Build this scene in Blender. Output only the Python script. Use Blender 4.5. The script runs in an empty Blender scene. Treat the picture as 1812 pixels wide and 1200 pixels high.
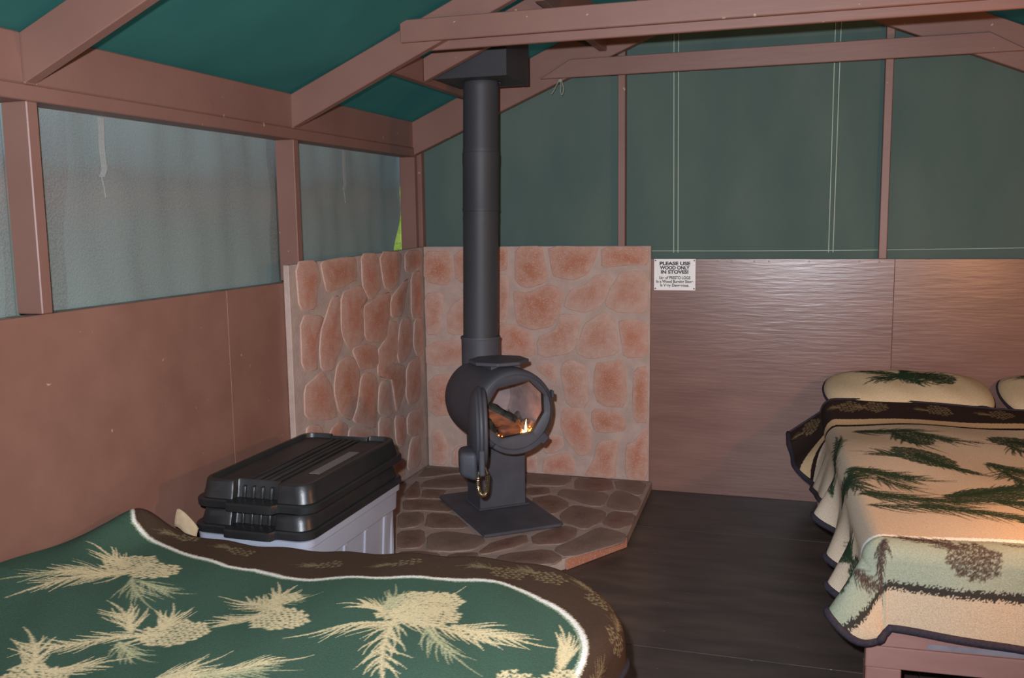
import bpy, bmesh, math, random
import numpy as np
from mathutils import Vector, Matrix

S = bpy.context.scene
C = S.collection
PI = math.pi
RND = random.Random(7)
NR = np.random.RandomState(11)

def lin(r, g, b):
    f = lambda c: (c/255/12.92 if c/255 <= .04045 else ((c/255+.055)/1.055)**2.4)
    return (f(r), f(g), f(b), 1)

# ------------------------------------------------------------------ camera
def look(yaw, pitch, roll):
    cy, sy, cp, sp = math.cos(yaw), math.sin(yaw), math.cos(pitch), math.sin(pitch)
    fwd = Vector((sy*cp, cy*cp, sp)); right = Vector((cy, -sy, 0)); up = right.cross(fwd)
    c, s = math.cos(roll), math.sin(roll)
    return c*right + s*up, -s*right + c*up, fwd
CAM = Vector((2.0558, -4.8036, 1.4383))
r_, u_, f_ = look(-0.30727, -0.12879, -0.01339)
cam = bpy.data.cameras.new('camera'); cam.sensor_width = 36; cam.lens = 1654.9/1812*36
cam.clip_start = .02
co = bpy.data.objects.new('camera', cam); C.objects.link(co)
m = Matrix((r_, u_, -f_)).transposed().to_4x4(); m.translation = CAM
co.matrix_world = m
S.camera = co

# ------------------------------------------------------------------ light and exposure
S.view_settings.view_transform = 'Standard'
S.view_settings.look = 'None'
S.view_settings.gamma = 1
S.view_settings.use_curve_mapping = False
S.view_settings.exposure = 0.0
w = bpy.data.worlds.new('sky'); S.world = w; w.use_nodes = True
nt = w.node_tree; nt.nodes.clear()
sky = nt.nodes.new('ShaderNodeTexSky'); sky.sky_type = 'NISHITA'; sky.sun_disc = False
sky.sun_elevation = math.radians(50); sky.sun_rotation = math.radians(250)
bg = nt.nodes.new('ShaderNodeBackground'); bg.inputs['Strength'].default_value = 0.28
wo = nt.nodes.new('ShaderNodeOutputWorld')
nt.links.new(sky.outputs[0], bg.inputs[0]); nt.links.new(bg.outputs[0], wo.inputs[0])

def lamp(name, kind, loc, energy, color, **k):
    l = bpy.data.lights.new(name, kind); l.energy = energy; l.color = color
    for a, v in k.items(): setattr(l, a, v)
    o = bpy.data.objects.new(name, l); C.objects.link(o); o.location = loc
    return o
# the camera's flash, just above and left of the lens
fl = CAM - r_*.075 + u_*.10
fo = lamp('camera_flash', 'SPOT', fl, 540, (.93, 1, 1.10), shadow_soft_size=.02, spot_size=math.radians(110), spot_blend=1)
fo.rotation_euler = (f_ + u_*.07).to_track_quat('-Z', 'Y').to_euler()
# a warm bulb near the right wall, beside the big bed
lamp('warm_bulb', 'POINT', (3.12, -2.35, 1.22), 50, (1, .46, .16), shadow_soft_size=.05)

# ------------------------------------------------------------------ helpers
def obj(name, bm, mat=None, parent=None, smooth=False, **props):
    me = bpy.data.meshes.new(name)
    bm.normal_update(); bm.to_mesh(me); bm.free()
    return link(name, me, mat, parent, smooth, **props)

def link(name, me, mat=None, parent=None, smooth=False, **props):
    o = bpy.data.objects.new(name, me); C.objects.link(o)
    if mat is not None:
        for q in (mat if isinstance(mat, (list, tuple)) else [mat]): me.materials.append(q)
    if smooth:
        me.polygons.foreach_set('use_smooth', [True]*len(me.polygons))
    if parent is not None: o.parent = parent
    for k, v in props.items(): o[k] = v
    return o

def empty(name, loc=(0, 0, 0), rz=0, parent=None, **props):
    o = bpy.data.objects.new(name, None); C.objects.link(o); o.location = loc; o.rotation_euler = (0, 0, rz)
    o.empty_display_size = .05
    if parent is not None: o.parent = parent
    for k, v in props.items(): o[k] = v
    return o

def tag(o, label, cat, group=None):
    o['label'] = label; o['category'] = cat
    if group: o['group'] = group
    return o

def add_box(bm, x0, x1, y0, y1, z0, z1):
    v = [bm.verts.new((x, y, z)) for x in (x0, x1) for y in (y0, y1) for z in (z0, z1)]
    fs = [(0, 1, 3, 2), (4, 6, 7, 5), (0, 4, 5, 1), (2, 3, 7, 6), (0, 2, 6, 4), (1, 5, 7, 3)]
    return [bm.faces.new([v[i] for i in f]) for f in fs]

def bevel(bm, w=.003, seg=1, angle=.5):
    es = [e for e in bm.edges if len(e.link_faces) == 2 and e.calc_face_angle(0) > angle]
    bmesh.ops.bevel(bm, geom=es, offset=w, segments=seg, affect='EDGES', profile=.5)

def box(name, b, mat, parent=None, bev=.003, **p):
    bm = bmesh.new(); add_box(bm, *b)
    bmesh.ops.recalc_face_normals(bm, faces=bm.faces)
    if bev: bevel(bm, bev)
    return obj(name, bm, mat, parent, **p)

def prism(name, poly, axis, lo, hi, mat, parent=None, bev=.003, **p):
    """polygon in the plane of the two other axes, extruded along axis"""
    bm = bmesh.new()
    def at(a, b, h):
        return {'x': (h, a, b), 'y': (a, h, b), 'z': (a, b, h)}[axis]
    n = len(poly)
    A = [bm.verts.new(at(a, b, lo)) for a, b in poly]; B = [bm.verts.new(at(a, b, hi)) for a, b in poly]
    bm.faces.new(A); bm.faces.new(B[::-1])
    for i in range(n): bm.faces.new((A[i], B[i], B[(i+1) % n], A[(i+1) % n]))
    bmesh.ops.recalc_face_normals(bm, faces=bm.faces)
    if bev: bevel(bm, bev)
    return obj(name, bm, mat, parent, **p)

def tube_bm(bm, pts, rad, n=8, close=False, caps=True):
    pts = [Vector(p) for p in pts]; rings = []
    N = len(pts)
    prev = None
    for i, p in enumerate(pts):
        a = pts[(i-1) % N] if (close or i) else p; b = pts[(i+1) % N] if (close or i < N-1) else p
        t = (b-a).normalized()
        if prev is None:
            x = t.orthogonal().normalized()
        else:
            x = (prev - t*prev.dot(t)).normalized()
        prev = x; y = t.cross(x)
        r = rad[i] if hasattr(rad, '__len__') else rad
        rings.append([bm.verts.new(p + r*(math.cos(2*PI*k/n)*x + math.sin(2*PI*k/n)*y)) for k in range(n)])
    for i in range(N if close else N-1):
        A, B = rings[i], rings[(i+1) % N]
        for k in range(n): bm.faces.new((A[k], A[(k+1) % n], B[(k+1) % n], B[k]))
    if caps and not close:
        bm.faces.new(rings[0][::-1]); bm.faces.new(rings[-1])
    return rings

def lathe_bm(bm, prof, axis='z', n=48, center=(0, 0, 0), cap0=True, cap1=True):
    """prof: (radius, height) along axis ('z', or '-y' = forward)"""
    c = Vector(center); rings = []
    for r, h in prof:
        ring = []
        for k in range(n):
            a = 2*PI*k/n
            if axis == 'z': p = Vector((r*math.cos(a), r*math.sin(a), h))
            else: p = Vector((r*math.cos(a), -h, r*math.sin(a)))
            ring.append(bm.verts.new(c+p))
        rings.append(ring)
    for A, B in zip(rings, rings[1:]):
        for k in range(n): bm.faces.new((A[k], A[(k+1) % n], B[(k+1) % n], B[k]))
    if cap0: bm.faces.new(rings[0][::-1])
    if cap1: bm.faces.new(rings[-1])
    bmesh.ops.recalc_face_normals(bm, faces=bm.faces)
    return rings

def shade(o, ang=35):
    me = o.data
    me.polygons.foreach_set('use_smooth', [True]*len(me.polygons))
    bm = bmesh.new(); bm.from_mesh(me)
    for e in bm.edges:
        if len(e.link_faces) == 2 and e.calc_face_angle(0) > math.radians(ang): e.smooth = False
    bm.to_mesh(me); bm.free()
    return o

# ------------------------------------------------------------------ materials
def mat(name, col, rough=.6, col2=None, nscale=6, nstretch=(1, 1, 1), bump=0., bscale=60, bstretch=(1, 1, 1), metal=0.,
        specks=None, spec=.5, detail=6, lo=.35, hi=.65, attr=None, bdist=.004, trans=None, coords='Object'):
    m = bpy.data.materials.new(name); m.use_nodes = True
    t = m.node_tree; n = t.nodes; L = t.links
    b = n['Principled BSDF']
    b.inputs['Roughness'].default_value = rough; b.inputs['Metallic'].default_value = metal
    b.inputs['Specular IOR Level'].default_value = spec
    b.inputs['Base Color'].default_value = col
    tc = n.new('ShaderNodeTexCoord')
    def noise(scale, stretch, det=detail):
        mp = n.new('ShaderNodeMapping'); mp.inputs['Scale'].default_value = stretch
        L.new(tc.outputs[coords], mp.inputs['Vector'])
        q = n.new('ShaderNodeTexNoise'); q.inputs['Scale'].default_value = scale; q.inputs['Detail'].default_value = det
        L.new(mp.outputs[0], q.inputs['Vector']); return q
    out = None
    if attr:
        a = n.new('ShaderNodeAttribute'); a.attribute_name = attr; out = a.outputs['Color']
        q = noise(nscale, nstretch); mx = n.new('ShaderNodeMix'); mx.data_type = 'RGBA'; mx.blend_type = 'MULTIPLY'
        r = n.new('ShaderNodeValToRGB'); r.color_ramp.elements[0].position = lo; r.color_ramp.elements[1].position = hi
        r.color_ramp.elements[0].color = (.72, .72, .72, 1)
        L.new(q.outputs['Fac'], r.inputs[0]); mx.inputs[0].default_value = 1
        L.new(out, mx.inputs[6]); L.new(r.outputs[0], mx.inputs[7]); out = mx.outputs[2]
    elif col2:
        q = noise(nscale, nstretch); r = n.new('ShaderNodeValToRGB')
        r.color_ramp.elements[0].position = lo; r.color_ramp.elements[1].position = hi
        r.color_ramp.elements[0].color = col; r.color_ramp.elements[1].color = col2
        L.new(q.outputs['Fac'], r.inputs[0]); out = r.outputs[0]
    if specks:
        sc, th, sccol = specks
        q = noise(sc, (1, 1, 1), 2); r = n.new('ShaderNodeValToRGB')
        r.color_ramp.elements[0].position = th; r.color_ramp.elements[1].position = th+.02
        L.new(q.outputs['Fac'], r.inputs[0])
        mx = n.new('ShaderNodeMix'); mx.data_type = 'RGBA'; L.new(r.outputs[0], mx.inputs[0])
        if out: L.new(out, mx.inputs[6])
        else: mx.inputs[6].default_value = col
        mx.inputs[7].default_value = sccol; out = mx.outputs[2]
    if out: L.new(out, b.inputs['Base Color'])
    if bump:
        q = noise(bscale, bstretch); bp = n.new('ShaderNodeBump'); bp.inputs['Strength'].default_value = bump
        bp.inputs['Distance'].default_value = bdist
        L.new(q.outputs['Fac'], bp.inputs['Height']); L.new(bp.outputs[0], b.inputs['Normal'])
    if trans:
        tr = n.new('ShaderNodeBsdfTranslucent'); tr.inputs[0].default_value = trans[0]
        ms = n.new('ShaderNodeMixShader'); ms.inputs[0].default_value = trans[1]
        L.new(b.outputs[0], ms.inputs[1]); L.new(tr.outputs[0], ms.inputs[2])
        L.new(ms.outputs[0], n['Material Output'].inputs[0])
    return m

def emit(name, col, strength):
    m = bpy.data.materials.new(name); m.use_nodes = True; t = m.node_tree; t.nodes.clear()
    e = t.nodes.new('ShaderNodeEmission'); e.inputs[0].default_value = col; e.inputs[1].default_value = strength
    o = t.nodes.new('ShaderNodeOutputMaterial'); t.links.new(e.outputs[0], o.inputs[0]); return m

M = {}
M['paint'] = mat('brown_paint', lin(121, 84, 71), .42, lin(131, 93, 79), 5, (1, 1, 1), .25, 45, (1, 1, 1), specks=(38, .735, lin(170, 140, 125)), bdist=.002)
M['board'] = mat('brown_painted_lumber', lin(118, 82, 72), .5, lin(127, 91, 80), 2.5, (1, 1, 1), .35, 40, (.15, 1, 1), specks=(30, .74, lin(165, 135, 120)), bdist=.002)
M['ply_back'] = mat('brown_painted_plywood', lin(116, 81, 71), .31, lin(128, 92, 81), 4, (.6, 1, 3), .55, 20, (.35, 1, 3.5), bdist=.0018)
M['ledge'] = mat('dusty_ledge', lin(120, 92, 84), .8, lin(165, 145, 138), 30, bump=.3)
M['floor'] = mat('dark_floor_paint', lin(60, 50, 46), .5, lin(80, 66, 59), 7, (.5, 1.6, 1), .3, 40, (.5, 1.6, 1), specks=(42, .745, lin(130, 122, 114)), bdist=.002)
M['roof'] = mat('green_roof_canvas', lin(40, 84, 77), .85, lin(48, 94, 86), 3, (1, 1, 1), .3, 300, trans=(lin(50, 130, 115), .10), spec=.2)
M['canvas'] = mat('green_wall_canvas', lin(77, 93, 88), .85, lin(88, 101, 94), 2.2, (1.5, 1, .6), .25, 300, trans=(lin(20, 110, 90), .04), spec=.2)
M['flap'] = mat('graded_flap_canvas', lin(112, 120, 112), .9, lin(140, 128, 116), 2.0, (.6, .5, 2.2), .3, 200, trans=(lin(120, 150, 140), .12), spec=.1)
M['stitch'] = mat('pale_thread', lin(178, 190, 172), .9)
M['strap'] = mat('pale_strap', lin(170, 170, 165), .9)
def stone_mat(name, core, rim, light, rough=.9):
    """stamped stone: reddish core washed out to mortar colour at the rim, speckled"""
    m = mat(name, core, rough, bump=.55, bscale=180, bdist=.003)
    t = m.node_tree; n = t.nodes; L = t.links; b = n['Principled BSDF']
    tc = n.new('ShaderNodeTexCoord')
    def nz(sc, det):
        q = n.new('ShaderNodeTexNoise'); q.inputs['Scale'].default_value = sc; q.inputs['Detail'].default_value = det; L.new(tc.outputs['Object'], q.inputs['Vector']); return q
    a = n.new('ShaderNodeAttribute'); a.attribute_name = 'rim'
    q1 = nz(26, 5)
    m1 = n.new('ShaderNodeMath'); m1.operation = 'MULTIPLY_ADD'; m1.inputs[1].default_value = 1.3; L.new(q1.outputs['Fac'], m1.inputs[0]); L.new(a.outputs['Fac'], m1.inputs[2])
    r1 = n.new('ShaderNodeMapRange'); r1.inputs[1].default_value = .75; r1.inputs[2].default_value = 1.75; L.new(m1.outputs[0], r1.inputs[0])
    x1 = n.new('ShaderNodeMix'); x1.data_type = 'RGBA'; L.new(r1.outputs[0], x1.inputs[0]); x1.inputs[6].default_value = core; x1.inputs[7].default_value = rim
    q2 = nz(150, 3); r2 = n.new('ShaderNodeMapRange'); r2.inputs[1].default_value = .54; r2.inputs[2].default_value = .68; r2.inputs[4].default_value = .55; L.new(q2.outputs['Fac'], r2.inputs[0])
    x2 = n.new('ShaderNodeMix'); x2.data_type = 'RGBA'; L.new(r2.outputs[0], x2.inputs[0]); L.new(x1.outputs[2], x2.inputs[6]); x2.inputs[7].default_value = light
    L.new(x2.outputs[2], b.inputs['Base Color']); return m
M['shieldgrout'] = mat('panel_mortar', lin(178, 153, 141), .85, lin(164, 140, 129), 14, bump=.5, bscale=90)
STONE = [stone_mat('pink_stone_%s' % n, lin(*a), lin(*b), lin(200, 166, 150)) for n, a, b in (('rose', (172, 112, 89), (184, 151, 137)), ('clay', (166, 106, 81), (182, 147, 132)), ('dusty', (170, 122, 102), (184, 154, 141)))]
M['hearthgrout'] = mat('hearth_mortar', lin(164, 143, 132), .7, lin(146, 126, 116), 14, bump=.5, bscale=70)
HSTONE = [stone_mat('hearth_stone_%s' % n, lin(*a), lin(*b), lin(152, 128, 116), .6) for n, a, b in (('brown', (98, 72, 62), (130, 106, 94)), ('rust', (104, 70, 58), (130, 104, 92)), ('grey', (106, 85, 75), (132, 110, 98)))]
M['stove'] = mat('matt_stove_iron', lin(65, 64, 70), .58, lin(74, 73, 79), 8, bump=.15, bscale=120, spec=.4)
M['pipe'] = mat('matt_stove_pipe', lin(50, 50, 53), .55, lin(58, 58, 62), 5, (1, 1, .4), spec=.4)
M['blackbox'] = mat('black_sheet_metal', lin(42, 42, 45), .5, lin(48, 48, 52), 4)
M['firebrick'] = mat('ashy_firebox_lining', lin(158, 138, 136), .9, lin(112, 100, 100), 7, (1, 1, 2), .6, 40, lo=.3, hi=.7)
M['char'] = mat('charred_bark', lin(22, 22, 20), .7, lin(58, 60, 54), 30, bump=1, bscale=50, bdist=.01)
M['splitwood'] = mat('split_wood', lin(150, 84, 48), .8, lin(92, 52, 32), 14, (1, 1, 4), .5, 40)
M['soot'] = mat('black_soot', lin(20, 17, 16), .9)
M['ash'] = mat('grey_ash', lin(110, 98, 92), .95, lin(60, 54, 52), 30, bump=.8, bscale=60)
M['brass'] = mat('brass_wire', lin(215, 202, 176), .25, metal=1)
M['flame'] = emit('flame_glow', (1, .33, .05, 1), 9)
M['flamecore'] = emit('flame_core', (1, .62, .2, 1), 16)
M['ember'] = emit('ember_glow', (1, .2, .03, 1), 5)
M['black_plastic'] = mat('black_plastic', lin(30, 30, 31), .38, lin(37, 36, 36), 12, bump=.08, bscale=150)
M['lidtop'] = mat('dusty_black_plastic', lin(34, 33, 32), .5, lin(46, 43, 41), 10, (3, 1, 1), .1, 120, specks=(70, .75, lin(80, 76, 72)))
M['grey_plastic'] = mat('grey_plastic', lin(150, 152, 164), .42, lin(158, 160, 172), 5)
M['tape'] = mat('faded_tape', lin(112, 104, 103), .5)
M['white'] = mat('white_sign', lin(226, 220, 216), .45, lin(232, 226, 220), 6)
M['ink'] = mat('black_ink', lin(38, 35, 38), .6)
M['screw'] = mat('screw_head', lin(90, 82, 78), .4, metal=.6)
M['mattress'] = mat('white_ticking', lin(200, 205, 215), .9, lin(186, 194, 208), 12)
M['frame'] = mat('bed_frame_paint', lin(136, 96, 88), .4, lin(146, 106, 97), 5, (1, 3, 3), .2, 40)
M['greystrip'] = mat('grey_worn_strip', lin(128, 118, 124), .6, lin(112, 104, 110), 20)
M['blanket'] = mat('printed_fleece', lin(128, 128, 128), 1, attr='print', nscale=260, lo=.3, hi=.7, bump=.5, bscale=320, bdist=.003, spec=.1)
M['binding'] = mat('dark_binding', lin(44, 38, 46), .9, lin(54, 47, 54), 120, bump=.5, bscale=300, spec=.2)
M['cream'] = mat('cream_fleece', lin(214, 186, 150), 1, lin(224, 200, 166), 40, bump=.5, bscale=300, spec=.1)
M['twine'] = mat('pale_twine', lin(140, 145, 130), .9)
M['leaf'] = mat('leaf_sunlit', lin(170, 205, 60), .6, lin(250, 246, 190), 9, trans=(lin(235, 250, 90), .55))  # pale yellow-white tones put sunlight into the leaf colour
M['bark'] = mat('shrub_bark', lin(90, 70, 55), .9, lin(110, 90, 70), 20)
M['earth'] = mat('forest_floor', lin(110, 90, 60), .95, lin(140, 130, 70), 3, bump=.5, bscale=10)

def flap_bands(m):
    """flap colour graded by height: bluish by the top, a brown band below it"""
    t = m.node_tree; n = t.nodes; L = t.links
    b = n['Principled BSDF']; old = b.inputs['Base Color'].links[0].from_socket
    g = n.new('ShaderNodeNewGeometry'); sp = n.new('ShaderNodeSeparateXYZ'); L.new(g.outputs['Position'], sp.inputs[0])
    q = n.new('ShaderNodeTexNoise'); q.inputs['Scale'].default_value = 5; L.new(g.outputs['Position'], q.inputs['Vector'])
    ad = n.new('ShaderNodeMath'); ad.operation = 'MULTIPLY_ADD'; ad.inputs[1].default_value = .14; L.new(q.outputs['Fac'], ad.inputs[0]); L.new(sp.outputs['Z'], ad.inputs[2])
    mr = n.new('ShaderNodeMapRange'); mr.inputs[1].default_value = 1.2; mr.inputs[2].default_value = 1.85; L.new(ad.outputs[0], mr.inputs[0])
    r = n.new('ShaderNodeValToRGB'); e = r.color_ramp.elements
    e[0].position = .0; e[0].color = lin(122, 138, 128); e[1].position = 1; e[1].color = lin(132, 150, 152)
    for p, c in ((.45, lin(116, 120, 112)), (.62, lin(128, 112, 104)), (.72, lin(112, 106, 100)), (.8, lin(118, 128, 130))):  # brown tones in the middle of the height ramp
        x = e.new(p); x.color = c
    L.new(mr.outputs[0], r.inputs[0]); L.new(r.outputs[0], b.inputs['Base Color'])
flap_bands(M['flap'])
def screen_mat():
    m = bpy.data.materials.new('window_mesh'); m.use_nodes = True; t = m.node_tree; n = t.nodes; L = t.links
    b = n['Principled BSDF']; b.inputs['Base Color'].default_value = lin(150, 154, 152); b.inputs['Roughness'].default_value = .6
    tc = n.new('ShaderNodeTexCoord')
    q = n.new('ShaderNodeTexNoise'); q.inputs['Scale'].default_value = 160; q.inputs['Detail'].default_value = 3
    L.new(tc.outputs['Object'], q.inputs['Vector'])
    mp = n.new('ShaderNodeMapRange'); mp.inputs[1].default_value = .3; mp.inputs[2].default_value = .7; mp.inputs[3].default_value = .22; mp.inputs[4].default_value = .52
    L.new(q.outputs['Fac'], mp.inputs[0])
    tr = n.new('ShaderNodeBsdfTransparent'); ms = n.new('ShaderNodeMixShader')
    L.new(mp.outputs[0], ms.inputs[0]); L.new(tr.outputs[0], ms.inputs[1]); L.new(b.outputs[0], ms.inputs[2])
    L.new(ms.outputs[0], n['Material Output'].inputs[0]); return m
M['screen'] = screen_mat()
BACK_STONES = [
[(0.47,1.284),(0.522,1.284),(0.517,1.165),(0.467,1.157)],
[(0.571,1.284),(0.711,1.283),(0.725,1.199),(0.741,1.133),(0.724,1.1),(0.632,1.069),(0.586,1.088),(0.566,1.121)],
[(0.754,1.283),(1.012,1.282),(0.993,1.226),(0.971,1.172),(0.949,1.14),(0.871,1.112),(0.781,1.131),(0.764,1.199)],
[(1.04,1.282),(1.271,1.281),(1.271,1.192),(1.188,1.194),(1.04,1.172)],
[(0.556,1.049),(0.62,1.038),(0.672,1.05),(0.724,1.078),(0.775,1.076),(0.825,1.041),(0.808,0.98),(0.796,0.919),(0.756,0.869),(0.647,0.847),(0.577,0.882),(0.567,0.949)],
[(0.851,1.019),(0.876,1.063),(0.949,1.086),(0.998,1.132),(1.07,1.132),(1.086,1.108),(1.053,1.016),(1.015,0.972),(0.948,0.944),(0.842,0.964)],
[(1.135,1.146),(1.189,1.154),(1.271,1.149),(1.272,0.95),(1.135,0.947),(1.053,0.984),(1.091,1.081)],
[(0.467,1.131),(0.525,1.126),(0.53,1.004),(0.51,0.88),(0.466,0.885)],
[(0.472,0.863),(0.548,0.87),(0.646,0.822),(0.663,0.783),(0.662,0.699),(0.475,0.71)],
[(0.813,0.928),(0.909,0.916),(0.909,0.845),(0.88,0.728),(0.697,0.7),(0.687,0.8),(0.779,0.841),(0.796,0.881)],
[(0.942,0.873),(1.015,0.923),(1.037,0.94),(1.081,0.919),(1.108,0.849),(1.119,0.73),(0.97,0.7),(0.908,0.723),(0.903,0.762)],
[(1.122,0.888),(1.151,0.904),(1.273,0.896),(1.274,0.718),(1.152,0.714),(1.141,0.785)],
[(0.683,0.661),(0.777,0.67),(0.782,0.559),(0.758,0.569),(0.686,0.626)],
[(0.818,0.654),(0.86,0.684),(0.954,0.647),(0.959,0.443),(0.847,0.441),(0.829,0.531),(0.812,0.613)],
[(1.012,0.672),(1.07,0.68),(1.151,0.694),(1.163,0.453),(1.018,0.458),(0.989,0.55),(1.001,0.643)],
[(1.213,0.645),(1.275,0.661),(1.277,0.378),(1.209,0.374),(1.197,0.547)],
[(0.823,0.407),(0.858,0.421),(0.936,0.413),(0.971,0.315),(0.976,0.197),(0.911,0.172),(0.84,0.254),(0.81,0.341)],
[(0.986,0.421),(1.053,0.427),(1.145,0.403),(1.163,0.325),(1.053,0.299),(1,0.31),(0.982,0.351)],
[(0.755,0.279),(0.81,0.27),(0.827,0.217),(0.779,0.172),(0.718,0.174),(0.706,0.228)],
[(0.718,0.132),(0.779,0.166),(0.857,0.174),(0.887,0.119),(0.886,0.066),(0.705,0.059)],
[(1.018,0.253),(1.105,0.261),(1.123,0.235),(1.105,0.134),(1.105,0.057),(0.94,0.063),(0.988,0.138)],
[(1.209,0.264),(1.277,0.355),(1.279,0.064),(1.163,0.062),(1.163,0.238)],
[(0.613,0.143),(0.675,0.159),(0.674,0.063),(0.606,0.055)],
[(0.042,1.255),(0.192,1.261),(0.208,1.131),(0.156,1.077),(0.041,1.1)],
[(0.223,1.262),(0.44,1.276),(0.419,1.125),(0.229,1.093)],
[(0.042,1.028),(0.148,1.03),(0.139,0.928),(0.117,0.807),(0.039,0.811)],
[(0.217,0.984),(0.437,1.079),(0.427,0.886),(0.4,0.817),(0.179,0.806),(0.175,0.906)],
[(0.047,0.752),(0.377,0.786),(0.384,0.661),(0.047,0.624)],
[(0.052,0.561),(0.307,0.589),(0.293,0.373),(0.053,0.345)],
[(0.064,0.264),(0.123,0.255),(0.159,0.157),(0.138,0.069),(0.059,0.07)],
[(0.191,0.159),(0.35,0.217),(0.387,0.075),(0.387,0.052),(0.182,0.064)],
[(0.35,0.597),(0.641,0.593),(0.645,0.36),(0.352,0.345)],
[(0.391,0.293),(0.628,0.312),(0.662,0.204),(0.388,0.117)]]
LEFT_STONES = [
[(-1.364,1.262),(-1.206,1.266),(-1.17,1.187),(-1.207,1.138),(-1.217,1.068),(-1.353,1.067)],
[(-1.154,1.259),(-0.943,1.266),(-0.835,1.266),(-0.831,1.165),(-0.931,1.141),(-1.107,1.125),(-1.131,1.184)],
[(-0.767,1.271),(-0.602,1.272),(-0.565,1.109),(-0.654,1.057),(-0.713,1.068),(-0.766,1.134)],
[(-0.565,1.273),(-0.305,1.271),(-0.342,1.127),(-0.439,1.083),(-0.527,1.107)],
[(-0.256,1.272),(-0.061,1.273),(-0.058,1.191),(-0.186,1.166),(-0.264,1.167)],
[(-0.976,1.105),(-0.846,1.115),(-0.789,1.126),(-0.725,1.058),(-0.774,1.026),(-0.773,0.885),(-0.832,0.856),(-0.921,0.853),(-0.99,0.927)],
[(-0.655,1.042),(-0.568,1.066),(-0.466,1.064),(-0.488,0.938),(-0.533,0.844),(-0.658,0.844),(-0.751,0.872),(-0.763,1.02)],
[(-0.317,1.102),(-0.232,1.119),(-0.28,1.031),(-0.314,0.943),(-0.449,0.94),(-0.455,1.035)],
[(-1.347,1.035),(-1.154,1.019),(-1.199,0.943),(-1.225,0.847),(-1.229,0.8),(-1.348,0.809)],
[(-1.08,1.079),(-1.008,1.093),(-1.009,0.944),(-0.983,0.881),(-1.061,0.813),(-1.084,0.777),(-1.191,0.794),(-1.195,0.871),(-1.179,0.955),(-1.136,1.007)],
[(-0.489,0.922),(-0.385,0.905),(-0.395,0.764),(-0.425,0.718),(-0.506,0.685),(-0.607,0.701),(-0.625,0.791),(-0.534,0.833)],
[(-0.343,0.912),(-0.217,0.915),(-0.198,0.761),(-0.288,0.703),(-0.372,0.693),(-0.395,0.759)],
[(-0.187,1.146),(-0.056,1.155),(-0.06,0.905),(-0.202,0.914)],
[(-0.16,0.898),(-0.048,0.892),(-0.044,0.71),(-0.129,0.686),(-0.184,0.759)],
[(-0.89,0.833),(-0.776,0.849),(-0.642,0.815),(-0.63,0.716),(-0.83,0.731),(-0.86,0.783)],
[(-1.042,0.788),(-0.936,0.802),(-0.876,0.788),(-0.832,0.714),(-0.863,0.594),(-0.925,0.513),(-1.039,0.567),(-1.081,0.685)],
[(-0.81,0.695),(-0.717,0.695),(-0.647,0.651),(-0.66,0.479),(-0.689,0.419),(-0.915,0.5),(-0.854,0.566)],
[(-0.617,0.733),(-0.386,0.687),(-0.312,0.664),(-0.313,0.548),(-0.431,0.437),(-0.461,0.574),(-0.483,0.646),(-0.622,0.658)],
[(-0.612,0.629),(-0.504,0.621),(-0.485,0.522),(-0.477,0.441),(-0.648,0.476)],
[(-0.277,0.658),(-0.114,0.693),(-0.103,0.51),(-0.144,0.457),(-0.263,0.45),(-0.301,0.516)],
[(-0.295,0.397),(-0.102,0.406),(-0.081,0.26),(-0.288,0.283)],
[(-1.336,0.731),(-1.242,0.757),(-1.183,0.776),(-1.11,0.7),(-1.096,0.628),(-1.07,0.563),(-1.141,0.558),(-1.338,0.6)],
[(-1.332,0.565),(-1.221,0.546),(-1.187,0.48),(-1.342,0.501)],
[(-1.126,0.505),(-1.042,0.527),(-0.965,0.485),(-0.997,0.42),(-1.15,0.451)],
[(-0.95,0.466),(-0.873,0.47),(-0.69,0.397),(-0.683,0.325),(-0.967,0.398)],
[(-0.637,0.452),(-0.492,0.427),(-0.492,0.33),(-0.535,0.272),(-0.647,0.31)],
[(-0.452,0.424),(-0.323,0.397),(-0.316,0.301),(-0.362,0.241),(-0.442,0.284)],
[(-0.261,0.253),(-0.127,0.259),(-0.131,0.087),(-0.315,0.099)],
[(-0.497,0.251),(-0.376,0.233),(-0.336,0.105),(-0.415,0.073),(-0.521,0.102)],
[(-0.814,0.329),(-0.574,0.27),(-0.56,0.113),(-0.825,0.187)]]
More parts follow.
